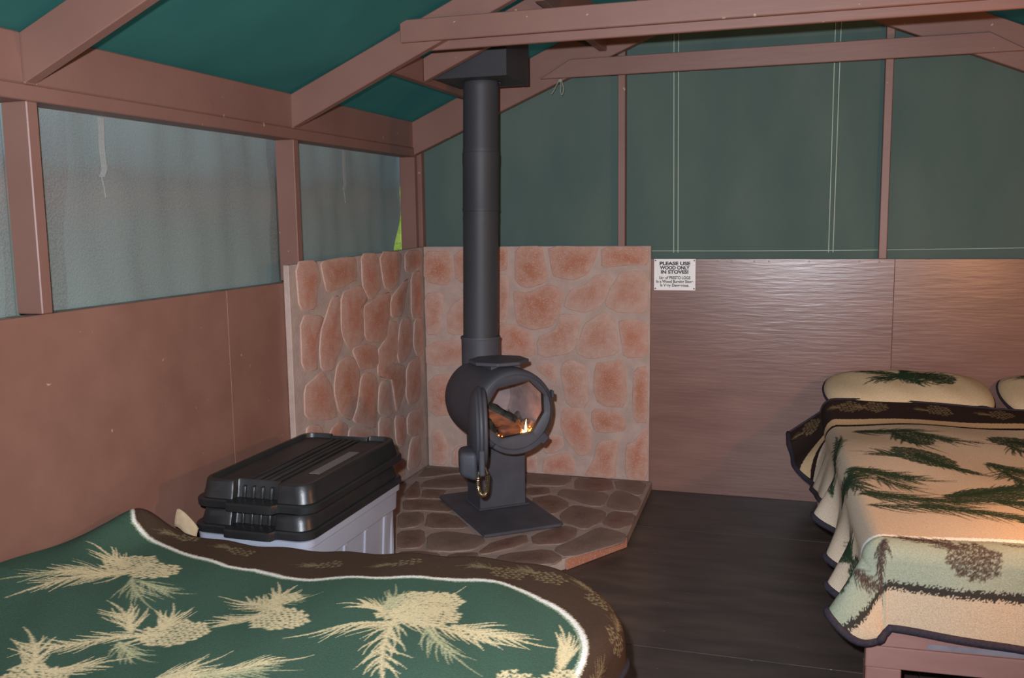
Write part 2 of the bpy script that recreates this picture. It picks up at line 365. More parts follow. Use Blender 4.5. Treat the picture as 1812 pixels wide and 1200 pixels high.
HEARTH_STONES = [
[(0.074,-0.255),(0.039,-0.047),(0.298,-0.058),(0.314,-0.101),(0.225,-0.14),(0.146,-0.221)],
[(0.141,-0.311),(0.234,-0.183),(0.334,-0.157),(0.406,-0.354),(0.29,-0.413),(0.166,-0.432)],
[(0.115,-0.541),(0.089,-0.31),(0.23,-0.601),(0.164,-0.632)],
[(0.189,-0.467),(0.304,-0.45),(0.309,-0.502),(0.345,-0.583),(0.234,-0.6)],
[(0.619,-0.051),(0.861,-0.032),(0.881,-0.144),(0.868,-0.217),(0.694,-0.25)],
[(0.914,-0.135),(0.918,-0.032),(1.078,-0.034),(1.131,-0.216),(1.052,-0.277),(0.946,-0.251)],
[(1.114,-0.053),(1.267,-0.041),(1.291,-0.291),(1.16,-0.208)],
[(1.142,-0.344),(1.153,-0.25),(1.196,-0.238),(1.296,-0.341),(1.307,-0.531),(1.211,-0.545),(1.155,-0.477)],
[(0.884,-0.281),(0.953,-0.277),(1.115,-0.286),(1.136,-0.494),(1.059,-0.503),(0.888,-0.386)],
[(0.77,-0.482),(0.867,-0.392),(0.958,-0.481),(0.978,-0.561),(0.947,-0.663),(0.92,-0.67)],
[(0.979,-0.677),(0.996,-0.544),(1.037,-0.533),(1.162,-0.581),(1.183,-0.711),(1.132,-0.851),(1.009,-0.769)],
[(1.191,-0.619),(1.209,-0.569),(1.31,-0.587),(1.33,-0.735),(1.271,-0.813),(1.191,-0.751)],
[(0.932,-0.987),(1.027,-0.838),(1.094,-0.862),(1.111,-0.958),(1.089,-1.051),(0.972,-1.102)],
[(0.788,-1.124),(0.895,-0.997),(0.928,-1.086),(0.892,-1.161),(0.798,-1.269),(0.775,-1.239)],
[(1.134,-0.971),(1.185,-0.816),(1.264,-0.846),(1.317,-0.882),(1.323,-0.977),(1.147,-1.207),(1.068,-1.122)],
[(0.23,-0.868),(0.33,-0.818),(0.392,-0.947),(0.384,-1.014),(0.319,-1.063)],
[(0.365,-0.82),(0.484,-0.811),(0.623,-0.97),(0.431,-1.022)],
[(0.34,-1.109),(0.436,-1.052),(0.506,-1.202),(0.5,-1.269),(0.425,-1.299)],
[(0.488,-1.109),(0.555,-1.05),(0.714,-1.067),(0.751,-1.134),(0.733,-1.232),(0.632,-1.279),(0.553,-1.282)],
[(0.447,-1.348),(0.524,-1.308),(0.621,-1.318),(0.623,-1.387),(0.497,-1.456)],
[(0.668,-1.304),(0.763,-1.26),(0.786,-1.307),(0.73,-1.366),(0.663,-1.376)],
[(0.88,-1.246),(1.043,-1.147),(1.122,-1.231),(1.099,-1.306),(0.871,-1.369)],
[(0.172,-0.668),(0.245,-0.636),(0.367,-0.628),(0.468,-0.769),(0.323,-0.785),(0.234,-0.809)],
[(0.695,-0.305),(0.801,-0.263),(0.839,-0.373),(0.749,-0.436)]]
# ------------------------------------------------------------------ the setting
W, D = 3.6, 5.32           # tent width, depth towards the camera (y runs negative)
RX = W/2
zroof = lambda x: 1.965 + .44*(RX - abs(x-RX))

fl = empty('floor', kind='structure')
for i, (x0, x1, y0, y1) in enumerate([(-.09, 1.22, -.6, .06), (1.22, W+.09, -.6, .06), (-.09, 2.42, -1.82, -.6), (2.42, W+.09, -1.82, -.6),
        (-.09, 1.22, -3.04, -1.82), (1.22, W+.09, -3.04, -1.82), (-.09, 2.42, -4.26, -3.04), (2.42, W+.09, -4.26, -3.04), (-.09, W+.09, -D-.06, -4.26)]):
    box('floor_panel', (x0+.001, x1-.001, y0+.001, y1-.001, -.02, 0), M['floor'], fl, bev=.0015)
box('subfloor', (-.09, W+.09, -D-.06, .06, -.06, -.0205), M['board'], fl, bev=0)

# back wall: plywood below, canvas on studs above
wb = empty('wall_back', kind='structure')
pa = box('plywood_panel', (0, 2.449, 0, .014, 0, 1.22), M['ply_back'], wb, bev=.0015)
pb = box('plywood_panel', (-.575, .575, -.007, .007, 0, 1.22), M['ply_back'], wb, bev=.0015)
pb.location = (2.4495+.575, .0085, 0); pb.rotation_euler = (0, 0, math.radians(.15))
box('light_seal_board', (-.09, W+.09, .0605, .075, -.05, 1.19), M['board'], wb, bev=0)  # unseen board, added to stop outside light showing through the sheet joint
for x in (1.69, 1.80, 1.87, 1.62, 2.06, 2.29, 2.38): 
    bm = bmesh.new(); lathe_bm(bm, [(.0045, .0), (.0035, .002)], '-y', 8, (x, 0, 1.22-.012-.004*(x % .3)))
    obj('nail', bm, M['screw'], pa)
for x0, x1 in ((1.112, 1.15), (2.375, 2.412)):
    box('stud', (x0, x1, .001, .05, 1.2205, 2.38), M['board'], wb)
for x0, x1 in ((-.09, .018), (W-.018, W+.09)):
    box('corner_post', (x0, x1, .0145, .06, 0, zroof(max(x0, 0) if x0 < 1 else W)-.03), M['board'], wb)
box('sill_board', (.04, W-.04, .0145, .05, 1.17, 1.215), M['board'], wb)

def canvas_grid(name, f, us, vs, mat_, parent, smooth=True):
    nu, nv = len(us), len(vs)
    v = [f(a, b) for a in us for b in vs]
    fc = [(i*nv+j, (i+1)*nv+j, (i+1)*nv+j+1, i*nv+j+1) for i in range(nu-1) for j in range(nv-1)]
    me = bpy.data.meshes.new(name); me.from_pydata(v, [], fc); me.update()
    return link(name, me, mat_, parent, smooth)
def fr(a, b, n): return [a+(b-a)*i/(n-1) for i in range(n)]
def wob(a, b, s=1):
    return .004*s*(math.sin(a*7.1+1.3*math.sin(b*3.1))+.7*math.sin(a*17+b*2.3)+.6*math.sin(b*9+a*3))
canvas_grid('canvas_panel', lambda x, t: (x, .056+abs(wob(x, t*1.2)), 1.16+t*(zroof(x)-.012-1.16)), fr(-.05, W+.05, 91), fr(0, 1, 30), M['canvas'], wb)
def strip(name, pts, half, mat_, parent, thick=.0012):
    bm = bmesh.new(); tube_bm(bm, pts, half, 6); return obj(name, bm, mat_, parent)
for xt, xb in ((1.385, 1.394), (1.408, 1.416), (2.150, 2.149), (2.176, 2.170)):
    strip('seam_thread', [(xb+(xt-xb)*k/12, .0525, 1.25+k/12*1.25*.96) for k in range(13)], .0022, M['stitch'], wb)
strip('hem_thread', [(x, .0525, 1.258+.004*math.sin(x*2.2)+.006*(x-1.3)) for x in fr(1.2, 3.5, 40)], .0015, M['stitch'], wb)

# left and right walls
def side_wall(name, mirror):
    wl = empty(name, kind='structure')
    X = (lambda x: W-x) if mirror else (lambda x: x)
    def bx(n, x0, x1, y0, y1, z0, z1, mt, bev=.003, par=wl):
        a, b = sorted((X(x0), X(x1))); return box(n, (a, b, y0, y1, z0, z1), mt, par, bev=bev)
    bx('plywood_panel', -.014, 0, -1.8195, -.001, 0, 1.185, M['paint'], .0012)
    bx('plywood_panel', -.014, 0, -4.26, -1.8205, 0, 1.185, M['paint'], .0012)
    bx('plywood_panel', -.014, 0, -D, -4.261, 0, 1.185, M['paint'], .0012)
    bx('light_seal_board', -.11, -.0955, -D, .05, -.05, 1.15, M['board'], 0)  # added out of sight to keep outside light from the plywood seams
    bx('sill_ledge', -.095, -.0145, -D, .014, 1.145, 1.18, M['ledge'])
    bx('top_plate', -.095, 0, -D, .0, 1.776, 1.82, M['board'])
    posts = [(-.038, 0), (-1.296, -1.256), (-2.699, -2.659), (-4.04, -4.0), (-D, -D+.04)]
    for a, b in posts: bx('post', -.09, 0, a, b, 1.1855, 1.7755, M['board'])
    for (a0, a1), (b0, b1) in zip(posts, posts[1:]):
        bx('rafter_block', -.04, -.001, b1+.001, a0-.001, 1.8205, 1.962+.004*math.sin(a0*5), M['board'], .004)
    return wl, posts
wl, posts = side_wall('wall_left', False)
wr, _ = side_wall('wall_right', True)

def window(n, y0, y1, mirror, cut=None):
    wn = empty('window_%d' % n, kind='structure')
    sx = -1 if mirror else 1; ox = W if mirror else 0
    bm = bmesh.new()
    def fx(y, z): return ox + sx*(-.094 - .002*math.sin(y*9))
    canvas_grid('screen', lambda y, z: (fx(y, z), y, z), fr(y0, y1, 24), fr(1.181, 1.776, 3), M['screen'], wn)
    bm.free()
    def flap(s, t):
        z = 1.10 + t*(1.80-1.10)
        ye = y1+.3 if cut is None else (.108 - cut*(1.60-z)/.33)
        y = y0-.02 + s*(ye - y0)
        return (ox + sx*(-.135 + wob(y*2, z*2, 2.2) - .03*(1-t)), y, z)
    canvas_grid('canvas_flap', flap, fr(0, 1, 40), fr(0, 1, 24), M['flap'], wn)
    if not mirror:
        ys = {1: -.652, 2: -2.295}.get(n)
        if ys:
            pts = [(-.104, ys, 1.772), (-.104, ys-.004, 1.68), (-.105, ys+.002, 1.61), (-.105, ys-.012, 1.585)]
            bm = bmesh.new()
            for a, b in zip(pts, pts[1:]):
                for s_ in (0,):
                    v = [bm.verts.new((a[0], a[1]-.012, a[2])), bm.verts.new((a[0], a[1]+.012, a[2])), bm.verts.new((b[0], b[1]+.012, b[2])), bm.verts.new((b[0], b[1]-.012, b[2]))]
                    bm.faces.new(v)
            bmesh.ops.remove_doubles(bm, verts=bm.verts, dist=1e-4)
            bmesh.ops.solidify(bm, geom=bm.faces[:], thickness=.002)
            obj('tie_strap', bm, M['strap'], wn)
            bm = bmesh.new(); tube_bm(bm, [(-.105, ys-.012, 1.585), (-.105, ys-.003, 1.55), (-.105, ys-.001, 1.52)], .002, 5); obj('strap_cord', bm, M['strap'], wn)
    return wn
window(1, -1.256, -.038, False, cut=.088)
window(2, -2.659, -1.296, False)
window(3, -4.0, -2.699, False)
window(4, -1.256, -.038, True); window(5, -2.659, -1.296, True); window(6, -4.0, -2.699, True)

# front wall behind the camera with its open doorway
wf = empty('wall_front', kind='structure')
for x0, x1 in ((0, 1.35), (2.35, W)):
    box('plywood_panel', (x0+.001, x1-.001, -D-.016, -D-.001, 0, 1.22), M['paint'], wf, bev=.0015)
    canvas_grid('canvas_panel', lambda x, t: (x, -D-.03, 1.2+t*(zroof(x)-1.21)), fr(x0, x1, 12), fr(0, 1, 6), M['canvas'], wf)
canvas_grid('canvas_panel', lambda x, t: (x, -D-.03, 2.03+t*(zroof(x)-2.04)), fr(1.35, 2.35, 12), fr(0, 1, 6), M['canvas'], wf)
for x in (1.31, 2.35): box('door_post', (x, x+.04, -D-.0, -D+.06, 0, 2.05), M['board'], wf)
box('door_header', (1.3, 2.4, -D, -D+.06, 2.051, 2.1), M['board'], wf)

# ceiling: canvas, rafters, collar ties, ridge
ce = empty('ceiling', kind='structure')
def sag(x, y, dirn):
    k = ((y+.02) % 1.32)/1.32
    return .006*math.sin(x*9+y*2)+.008*math.sin(k*PI)
for side in (0, 1):
    canvas_grid('roof_canvas', lambda y, t: ((RX-t*(RX+.22)) if side == 0 else (RX+t*(RX+.22)), y, zroof(RX-t*(RX+.22))+.006+sag(t*2, y, side)),
                fr(-D-.1, .1, 70), fr(0, 1, 26), M['roof'], ce)
def rafter(y0, y1, z0, sl, top=0):
    for side in (0, 1):
        pr = [(-.09, 1.8205), (.001, 1.8205), (.0015, z0), (1.78, z0+sl*1.78), (1.78, zroof(1.78)-.004), (-.09, zroof(0)-.045)]
        if side: pr = [(W-x, z) for x, z in pr][::-1]
        prism('rafter', pr, 'y', y0, y1, M['board'], ce)
rafter(-.05, -.006, 1.782, .417)
rafter(-1.298, -1.258, 1.823, .452)
rafter(-2.70, -2.66, 1.823, .45)
rafter(-4.04, -4.0, 1.823, .45)
rafter(-D+.001, -D+.041, 1.823, .45)
box('ridge_board', (1.781, 1.819, -D, -.001, 2.58, 2.745), M['board'], ce)
prism('collar_tie', [(.72, 2.140), (2.96, 2.140), (2.80, 2.230), (.88, 2.230)], 'y', -.0705, -.0505, M['board'], ce)
cw = [(.505, 2.126), (3.095, 2.126), (3.095, 2.212), (.505, 2.212)]
prism('collar_tie', cw, 'y', -1.3185, -1.2985, M['board'], ce)
prism('collar_tie', [(x, z-.026) for x, z in cw], 'y', -1.2575, -1.2375, M['board'], ce)
for y in (-2.7, -4.04):
    prism('collar_tie', cw, 'y', y-.0205, y-.0005, M['board'], ce)
# framing around the flue
hb = 1.965
prism('trimmer', [(.42, zroof(.42)-.112), (1.02, zroof(1.02)-.112), (1.02, zroof(1.02)-.006), (.42, zroof(.42)-.006)], 'y', -.885, -.847, M['board'], ce)
prism('header_block', [(.378, 2.035), (.4185, 2.035), (.4185, zroof(.4185)-.006), (.378, zroof(.378)-.006)], 'y', -1.2365, -.051, M['board'], ce)
prism('header_block', [(1.03, zroof(1.03)-.16), (1.07, zroof(1.03)-.16), (1.07, zroof(1.07)-.006), (1.03, zroof(1.03)-.006)], 'y', -1.2365, -.0715, M['board'], ce)

# ground outside with shrubs
gr = box('ground', (-9, 12, -12, 8, -.5, -.4), M['earth'], bev=0); gr['kind'] = 'structure'
def shrub(x, y, h, r, n, label):
    t = empty('shrub', (x, y, -.4)); tag(t, label, 'shrub', 'shrubs outside the left wall')
    bm = bmesh.new(); tube_bm(bm, [(0, 0, 0), (.03, .02, h*.4), (.0, .06, h*.8)], [.03, .02, .008], 6); obj('stem', bm, M['bark'], t)
    P = NR.normal(size=(n, 3)); P /= np.linalg.norm(P, axis=1)[:, None]; P *= (NR.rand(n, 1)**.4)
    P = P*np.array([r, r, h*.5])+np.array([0, 0, h*.52])
    A = NR.normal(size=(n, 3)); A /= np.linalg.norm(A, axis=1)[:, None]; B = np.cross(A, NR.normal(size=(n, 3))); B /= np.linalg.norm(B, axis=1)[:, None]
    s = .05+.03*NR.rand(n, 1)
    V = np.stack([P-A*s, P+B*s*.45, P+A*s, P-B*s*.45], 1).reshape(-1, 3)
    me = bpy.data.meshes.new('foliage'); me.from_pydata(V.tolist(), [], (np.arange(n*4).reshape(-1, 4)).tolist()); me.update()
    link('foliage', me, M['leaf'], t, kind='stuff')
for i, (x, y) in enumerate([(-.72, 1.5), (-1.3, 2.95), (-1.95, 4.45)]):
    shrub(x, y, 2.6+.3*(i % 3), .6, 2500, ('sunlit yellow-green shrub just outside, seen through the slit beside the window flap', 'second sunlit shrub outside, behind the one nearest the window slit', 'farthest sunlit shrub outside, behind the two nearer the window slit')[i])
# ------------------------------------------------------------------ stone heat shields and hearth
def chaikin(p, n=1, k=.22):
    for _ in range(n):
        q = []
        for i in range(len(p)):
            a, b = p[i], p[(i+1) % len(p)]
            q += [(a[0]+(b[0]-a[0])*k, a[1]+(b[1]-a[1])*k), (a[0]+(b[0]-a[0])*(1-k), a[1]+(b[1]-a[1])*(1-k))]
        p = q
    return p
def stones(polys, parent, at, lim, mats, grow=.045, h=.006, inset=.006):
    for poly in polys:
        area = sum(a[0]*b[1]-b[0]*a[1] for a, b in zip(poly, poly[1:]+poly[:1]))
        if area < 0: poly = poly[::-1]
        p = [(min(max(a, lim[0]+.004), lim[1]-.004), min(max(b, lim[2]+.004), lim[3]-.004)) for a, b in poly]
        p = chaikin(p, 1, .17)
        mx_ = sum(a for a, b in p)/len(p); my_ = sum(b for a, b in p)/len(p)
        p = [(a+(a-mx_)*grow, b+(b-my_)*grow) for a, b in p]
        p = [(a+RND.uniform(-.0025, .0025), b+RND.uniform(-.0025, .0025)) for a, b in p]
        cx = sum(a for a, b in p)/len(p); cy = sum(b for a, b in p)/len(p)
        def ins(d): 
            o = []
            for a, b in p:
                l = math.hypot(a-cx, b-cy) or 1; o.append((a-(a-cx)/l*d, b-(b-cy)/l*d))
            return o
        hh = h*RND.uniform(.75, 1.15)
        rings = [(p, -.001), (ins(.002), hh*.85), (ins(inset), hh)]
        bm = bmesh.new(); vs = [[bm.verts.new(at(a, b, z)) for a, b in q] for q, z in rings]
        n = len(p)
        for A, B in zip(vs, vs[1:]):
            for i in range(n): bm.faces.new((A[i], A[(i+1) % n], B[(i+1) % n], B[i]))
        c = bm.verts.new(at(cx, cy, hh*1.03))
        for i in range(n): bm.faces.new((vs[-1][i], vs[-1][(i+1) % n], c))
        bmesh.ops.recalc_face_normals(bm, faces=bm.faces)
        me = bpy.data.meshes.new('stone'); bm.to_mesh(me); bm.free()
        at_ = me.attributes.new('rim', 'FLOAT', 'POINT')
        at_.data.foreach_set('value', [1.0]*(2*n)+[.82]*n+[0.0])
        link('stone', me, RND.choice(mats), parent, True)

HT = .052
hx = [(.002, -.002), (1.298, -.002), (1.328, -.89), (1.135, -1.23), (.93, -1.462), (.002, -1.462)]
hearth = prism('hearth_pad', hx, 'z', .001, HT-.004, M['hearthgrout'], bev=.004)
tag(hearth, 'low stone-faced hearth pad with cut corner under the wood stove', 'hearth')
stones(HEARTH_STONES, hearth, lambda a, b, h: (a, b, HT-.004+h), (.0, 1.325, -1.46, 0), HSTONE, .09, .005)
box('edge_facing', (-.255, .255, -.004, .004, .002, HT-.006), STONE[1], hearth, bev=.002)
ef = bpy.data.objects['edge_facing']; 
a, b = Vector((1.135, -1.23)), Vector((.93, -1.462))
pa_, pb_ = Vector((1.328, -.89)), Vector((1.135, -1.23))
mid = (pa_+pb_)/2; dv = pb_-pa_
ef.scale = (dv.length/.51*.97, 1, 1); ef.rotation_euler = (0, 0, math.atan2(dv.y, dv.x)); ef.location = (mid.x+.0045*.87, mid.y-.0045*.5, 0)

pr = [(-1.425, HT), (-.002, HT), (-.002, 1.285), (-1.425, 1.258)]
sl = prism('stone_panel', pr, 'x', .001, .028, M['shieldgrout'], bev=.003)
tag(sl, 'stone-faced heat shield panel on the left wall behind the black lidded tote', 'heat shield')
stones(LEFT_STONES, sl, lambda a, b, h: (.028+h, a, b), (-1.415, -.045, HT, 1.275), STONE, .075, .0055)
pr = [(.036, HT), (1.285, HT), (1.29, 1.288), (.036, 1.288)]
sb = prism('stone_panel', pr, 'y', -.029, -.0015, M['shieldgrout'], bev=.003)
tag(sb, 'stone-faced heat shield panel on the back wall behind the wood stove', 'heat shield')
stones(BACK_STONES, sb, lambda a, b, h: (a, -.029-h, b), (.038, 1.287, HT, 1.286), STONE, .075, .0055)

# ------------------------------------------------------------------ wood stove (local -y is forward)
TH = math.radians(39.8)
st = empty('wood_stove', (.68, -.72, HT+.003), TH)
tag(st, 'small black barrel wood stove on a square pedestal with its round door open', 'stove')
AX, AZ, R = -.02, .535, .19     # barrel axis: local x, height above the pad
# base plate with a rim and welded corners
bp = [(-.195, -.33), (.175, -.33), (.195, -.31), (.195, .31), (.175, .33), (-.175, .33), (-.195, .31), (-.195, -.31)]
prism('base_plate', [(x, y) for x, y in bp], 'z', 0, .014, M['stove'], st, bev=.004)
ped = prism('pedestal', [(-.088, .005), (.145, .005), (.145, .185), (-.088, .185)], 'z', .0145, .37, M['stove'], st, bev=.004)
prism('weld_flange', [(-.10, -.008), (.16, -.008), (.16, .198), (-.10, .198)], 'z', .0142, .022, M['stove'], st, bev=.004)
ct = (AX, 0, AZ)
T0, T1 = -.235, .285           # rear and front along the forward axis
bm = bmesh.new()
lathe_bm(bm, [(.06, T0), (.11, T0+.008), (.15, T0+.028), (.176, T0+.06), (.187, T0+.1), (R, T0+.15), (R, T1-.05), (R*.985, T1-.02), (R*.95, T1-.004), (R*.90, T1)], '-y', 64, ct, True, False)
shade(obj('barrel', bm, M['stove'], st), 50)
# front ring with its eight-sided opening
octo = [(.068, .136), (.135, .07), (.138, -.012), (.082, -.098), (-.066, -.112), (-.135, -.055), (-.138, .03), (-.085, .112)]
def oct_r(a):
    d = Vector((math.cos(a), math.sin(a))); best = 1
    for i in range(8):
        p, q = Vector(octo[i]), Vector(octo[(i+1) % 8]); e = q-p
        den = d.x*e.y-d.y*e.x
        if abs(den) < 1e-9: continue
        t = (p.x*e.y-p.y*e.x)/den; s = (p.x*d.y-p.y*d.x)/den
        if t > 0 and -1e-6 <= s <= 1+1e-6: best = min(best, t)
    return best
angs = sorted([2*PI*k/64 for k in range(64)]+[math.atan2(y, x) % (2*PI) for x, y in octo])
bm = bmesh.new(); prof = []
for a in angs:
    c, s = math.cos(a), math.sin(a); ro = oct_r(a)
    prof.append([bm.verts.new((AX+r*c, -t, AZ+r*s)) for r, t in ((R*.90, T1-.001), (R*.86, T1+.006), (min(ro+.012, R*.82), T1+.004), (ro, T1-.004), (ro+.001, T1-.035), (ro+.02, T1-.04), (R*.94, T1-.045))])
for i in range(len(angs)):
    A, B = prof[i], prof[(i+1) % len(angs)]
    for k in range(6):
        f = bm.faces.new((A[k], B[k], B[k+1], A[k+1])); f.material_index = 1 if k >= 3 else 0
bmesh.ops.recalc_face_normals(bm, faces=bm.faces)
shade(obj('front_ring', bm, [M['stove'], M['soot']], st), 40)
# lining
bm = bmesh.new(); lathe_bm(bm, [(R*.93, T1-.045), (R*.90, T1-.06), (R*.90, T0+.13), (R*.80, T0+.08), (.05, T0+.06)], '-y', 40, ct, False, True)
bmesh.ops.reverse_faces(bm, faces=bm.faces)
shade(obj('firebox_lining', bm, M['firebrick'], st), 40)
# cooktop plate
oc = [(.14*math.cos(PI/8+k*PI/4)*(1 if True else 1), -.085+.135*math.sin(PI/8+k*PI/4)) for k in range(8)]
prism('cooktop', [(AX+x, y) for x, y in oc], 'z', AZ+R+.004, AZ+R+.02, M['stove'], st, bev=.003)
prism('cooktop_riser', [(AX-.07, -.17), (AX+.07, -.17), (AX+.07, 0), (AX-.07, 0)], 'z', AZ+R-.025, AZ+R+.0035, M['stove'], st, bev=0)
bm = bmesh.new(); lathe_bm(bm, [(.092, AZ+R-.06), (.092, AZ+R+.09)], 'z', 40, (AX, .147, 0), False, False)
lathe_bm(bm, [(.094, AZ+R+.088), (.0955, AZ+R+.094), (.094, AZ+R+.10)], 'z', 40, (AX, .147, 0), False, False)
shade(obj('flue_collar', bm, M['stove'], st), 40)
# ash lip under the opening
bm = bmesh.new()
def arc_plate(bm, a0, a1, r0, r1, t0, t1, n=18):
    P = []
    for k in range(n+1):
        a = math.radians(a0+(a1-a0)*k/n)
        P.append([bm.verts.new((AX+r*math.cos(a), -t, AZ+r*math.sin(a))) for r, t in ((r0, t0), (r1, t0), (r1, t1), (r0, t1))])
    for A, B in zip(P, P[1:]):
        for k in range(4): bm.faces.new((A[k], A[(k+1) % 4], B[(k+1) % 4], B[k]))
    bm.faces.new(P[0][::-1]); bm.faces.new(P[-1])
arc_plate(bm, -128, -38, R*.86, R*.985, T1-.01, T1+.016)
bmesh.ops.recalc_face_normals(bm, faces=bm.faces); bevel(bm, .004)
shade(obj('ash_lip', bm, M['stove'], st), 40)
bm = bmesh.new(); arc_plate(bm, -52, -38, R*.95, R*1.06, T1-.05, T1+.017, 6)
bmesh.ops.recalc_face_normals(bm, faces=bm.faces); bevel(bm, .006)
shade(obj('ash_lip_lug', bm, M['stove'], st), 40)
box('latch_catch', (AX+R*.9, AX+R*.955, -T1-.012, -T1+.02, AZ+.05, AZ+.085), M['stove'], st, bev=.004)
# open door: a shallow dish seen nearly edge on, hinged at the ring's left
dr = empty('door', (AX-R*.98, -T1-.004, AZ-.005), math.radians(90-58+180) - TH, st)
dr.rotation_euler = (0, 0, math.radians(-67) - TH)     # local +x runs from the hinge towards the camera
DR = .172
def dish(bm, prof, n=48, c=(DR+.012, 0, 0)):
    rings = []
    for r, h in prof:
        rings.append([bm.verts.new((c[0]+r*math.cos(2*PI*k/n), c[1]+h, c[2]+r*math.sin(2*PI*k/n))) for k in range(n)])
    for A, B in zip(rings, rings[1:]):
        for k in range(n): bm.faces.new((A[k], A[(k+1) % n], B[(k+1) % n], B[k]))
    bm.faces.new(rings[0][::-1]); bm.faces.new(rings[-1])
    bmesh.ops.recalc_face_normals(bm, faces=bm.faces)
bm = bmesh.new()
dish(bm, [(DR*.82, .016), (DR*.93, .012), (DR*.985, .004), (DR*.985, -.004), (DR*.93, -.010), (DR*.91, -.018), (DR*.78, -.03), (DR*.5, -.04), (.03, -.044)])
shade(obj('door_disc', bm, M['stove'], dr), 30)
bm = bmesh.new()
tube_bm(bm, [(DR+.012+DR*.9*math.cos(a), .018, DR*.9*math.sin(a)) for a in fr(0, 2*PI*47/48, 48)], .009, 8, close=True)
shade(obj('door_gasket', bm, M['stove'], dr), 60)
# draft housing on the door's outer face, low down
bm = bmesh.new(); add_box(bm, .155, .315, -.088, -.016, -.20, -.075)
for v in bm.verts:
    if v.co.y < -.05:
        v.co.z += .022 if v.co.z < -.1 else -.006
        v.co.x += .015 if v.co.x < .2 else -.02
bmesh.ops.recalc_face_normals(bm, faces=bm.faces); bevel(bm, .02, 3)
shade(obj('draft_housing', bm, M['stove'], dr), 40)
box('hinge', (-.012, .03, -.012, .012, -.05, .05), M['stove'], dr, bev=.004)
box('handle_bracket', (.30, .352, -.012, .012, -.165, -.06), M['stove'], dr, bev=.005)
# sprung wire handle
h = [(.322, -.006, -.14), (.324, -.014, -.165), (.324, -.017, -.205), (.326, -.012, -.236), (.330, .001, -.246), (.334, .014, -.232), (.337, .019, -.20), (.339, .021, -.165), (.340, .012, -.128)]
def spline(p, n):
    P = [Vector(q) for q in p]; out = []
    for i in range(len(P)-1):
        a, b, c, d = P[max(i-1, 0)], P[i], P[i+1], P[min(i+2, len(P)-1)]
        for k in range(n):
            t = k/n; out.append(.5*((2*b)+(c-a)*t+(2*a-5*b+4*c-d)*t*t+(3*b-a-3*c+d)*t**3))
    return out+[P[-1]]
hs = spline(h, 10)
hd = empty('handle', parent=dr)
bm = bmesh.new(); tube_bm(bm, hs, .004, 8); shade(obj('handle_rod', bm, M['brass'], dr), 60)
bpy.data.objects.remove(hd)
coil = []; turns = 34; N = turns*10
L_ = len(hs)-1
for i in range(N+1):
    s = .06+.88*i/N; k = min(int(s*L_), L_-1); f = s*L_-k
    p = hs[k].lerp(hs[k+1], f); t = (hs[k+1]-hs[k]).normalized(); x = Vector((1, 0, 0)); x = (x-t*x.dot(t)).normalized(); y = t.cross(x)
    rr = .0085*min(1, .35+min(s, 1-s)*5); a = 2*PI*i/10
    coil.append(p+rr*(x*math.cos(a)+y*math.sin(a)))
bm = bmesh.new(); tube_bm(bm, coil, .0017, 5); shade(obj('handle_coil', bm, M['brass'], dr, label='brass coil spring handle'), 60)

# things inside the firebox
st.rotation_mode = 'XYZ'
MW = Matrix.Translation(st.location) @ Matrix.Rotation(TH, 4, 'Z')
def ins(x, t, z): return MW @ Vector((AX+x, -t, AZ+z))
def log(name, p, q, r, m1, m2, label, split=True, seed=1):
    rr = random.Random(seed); p, q = Vector(p), Vector(q); t = (q-p).normalized(); x = t.orthogonal().normalized(); y = t.cross(x)
    n = 14; prof = [r*(1 if not split or k < 9 else .55)*rr.uniform(.88, 1.1) for k in range(n)]
    bm = bmesh.new(); rings = []
    for i in range(9):
        c = p.lerp(q, i/8); e = .72 if i in (0, 8) else 1
        rings.append([bm.verts.new(c+prof[k]*e*rr.uniform(.93, 1.07)*(math.cos(2*PI*k/n)*x+math.sin(2*PI*k/n)*y)) for k in range(n)])
    for A, B in zip(rings, rings[1:]):
        for k in range(n):
            f = bm.faces.new((A[k], A[(k+1) % n], B[(k+1) % n], B[k])); f.normal_update(); f.material_index = 0
    bm.faces.new(rings[0][::-1]); bm.faces.new(rings[-1])
    bmesh.ops.recalc_face_normals(bm, faces=bm.faces)
    fw = Vector((math.sin(TH), -math.cos(TH), 0))
    for f in bm.faces: f.normal_update(); f.material_index = 1 if f.normal.dot(fw*.75+Vector((0, 0, -.66))) > .5 else 0
    o = obj(name, bm, [m1, m2], None, smooth=True); tag(o, label, 'log'); return o
log('log', ins(-.135, .17, .015), ins(.035, .205, -.085), .047, M['char'], M['splitwood'], 'charred black log leaning on top in the open stove', True, 3)
log('log', ins(-.06, .232, -.088), ins(.045, .222, -.095), .026, M['splitwood'], M['splitwood'], 'short reddish split log glowing beside the small flames', False, 5)
log('log', ins(-.118, .222, -.035), ins(-.078, .205, -.10), .022, M['char'], M['char'], 'blackened log end at the left edge of the stove opening', False, 9)
bm = bmesh.new()
g = [[bm.verts.new(ins(-.13+.26*i/14, .24-.36*j/14, -.128+.012*math.sin(i*1.7+j)+.01*math.cos(j*1.3)+.05*(abs(i-7)/7)**2.2)) for j in range(15)] for i in range(15)]
for i in range(14):
    for j in range(14): bm.faces.new((g[i][j], g[i+1][j], g[i+1][j+1], g[i][j+1]))
ash = obj('ash_bed', bm, M['ash'], None, True); tag(ash, 'grey ash bed on the floor of the stove firebox', 'ash'); ash['kind'] = 'stuff'
fire = empty('fire', ins(.05, .22, -.115)); tag(fire, 'small orange flames at the front of the open stove', 'fire')
fi = MW.inverted()
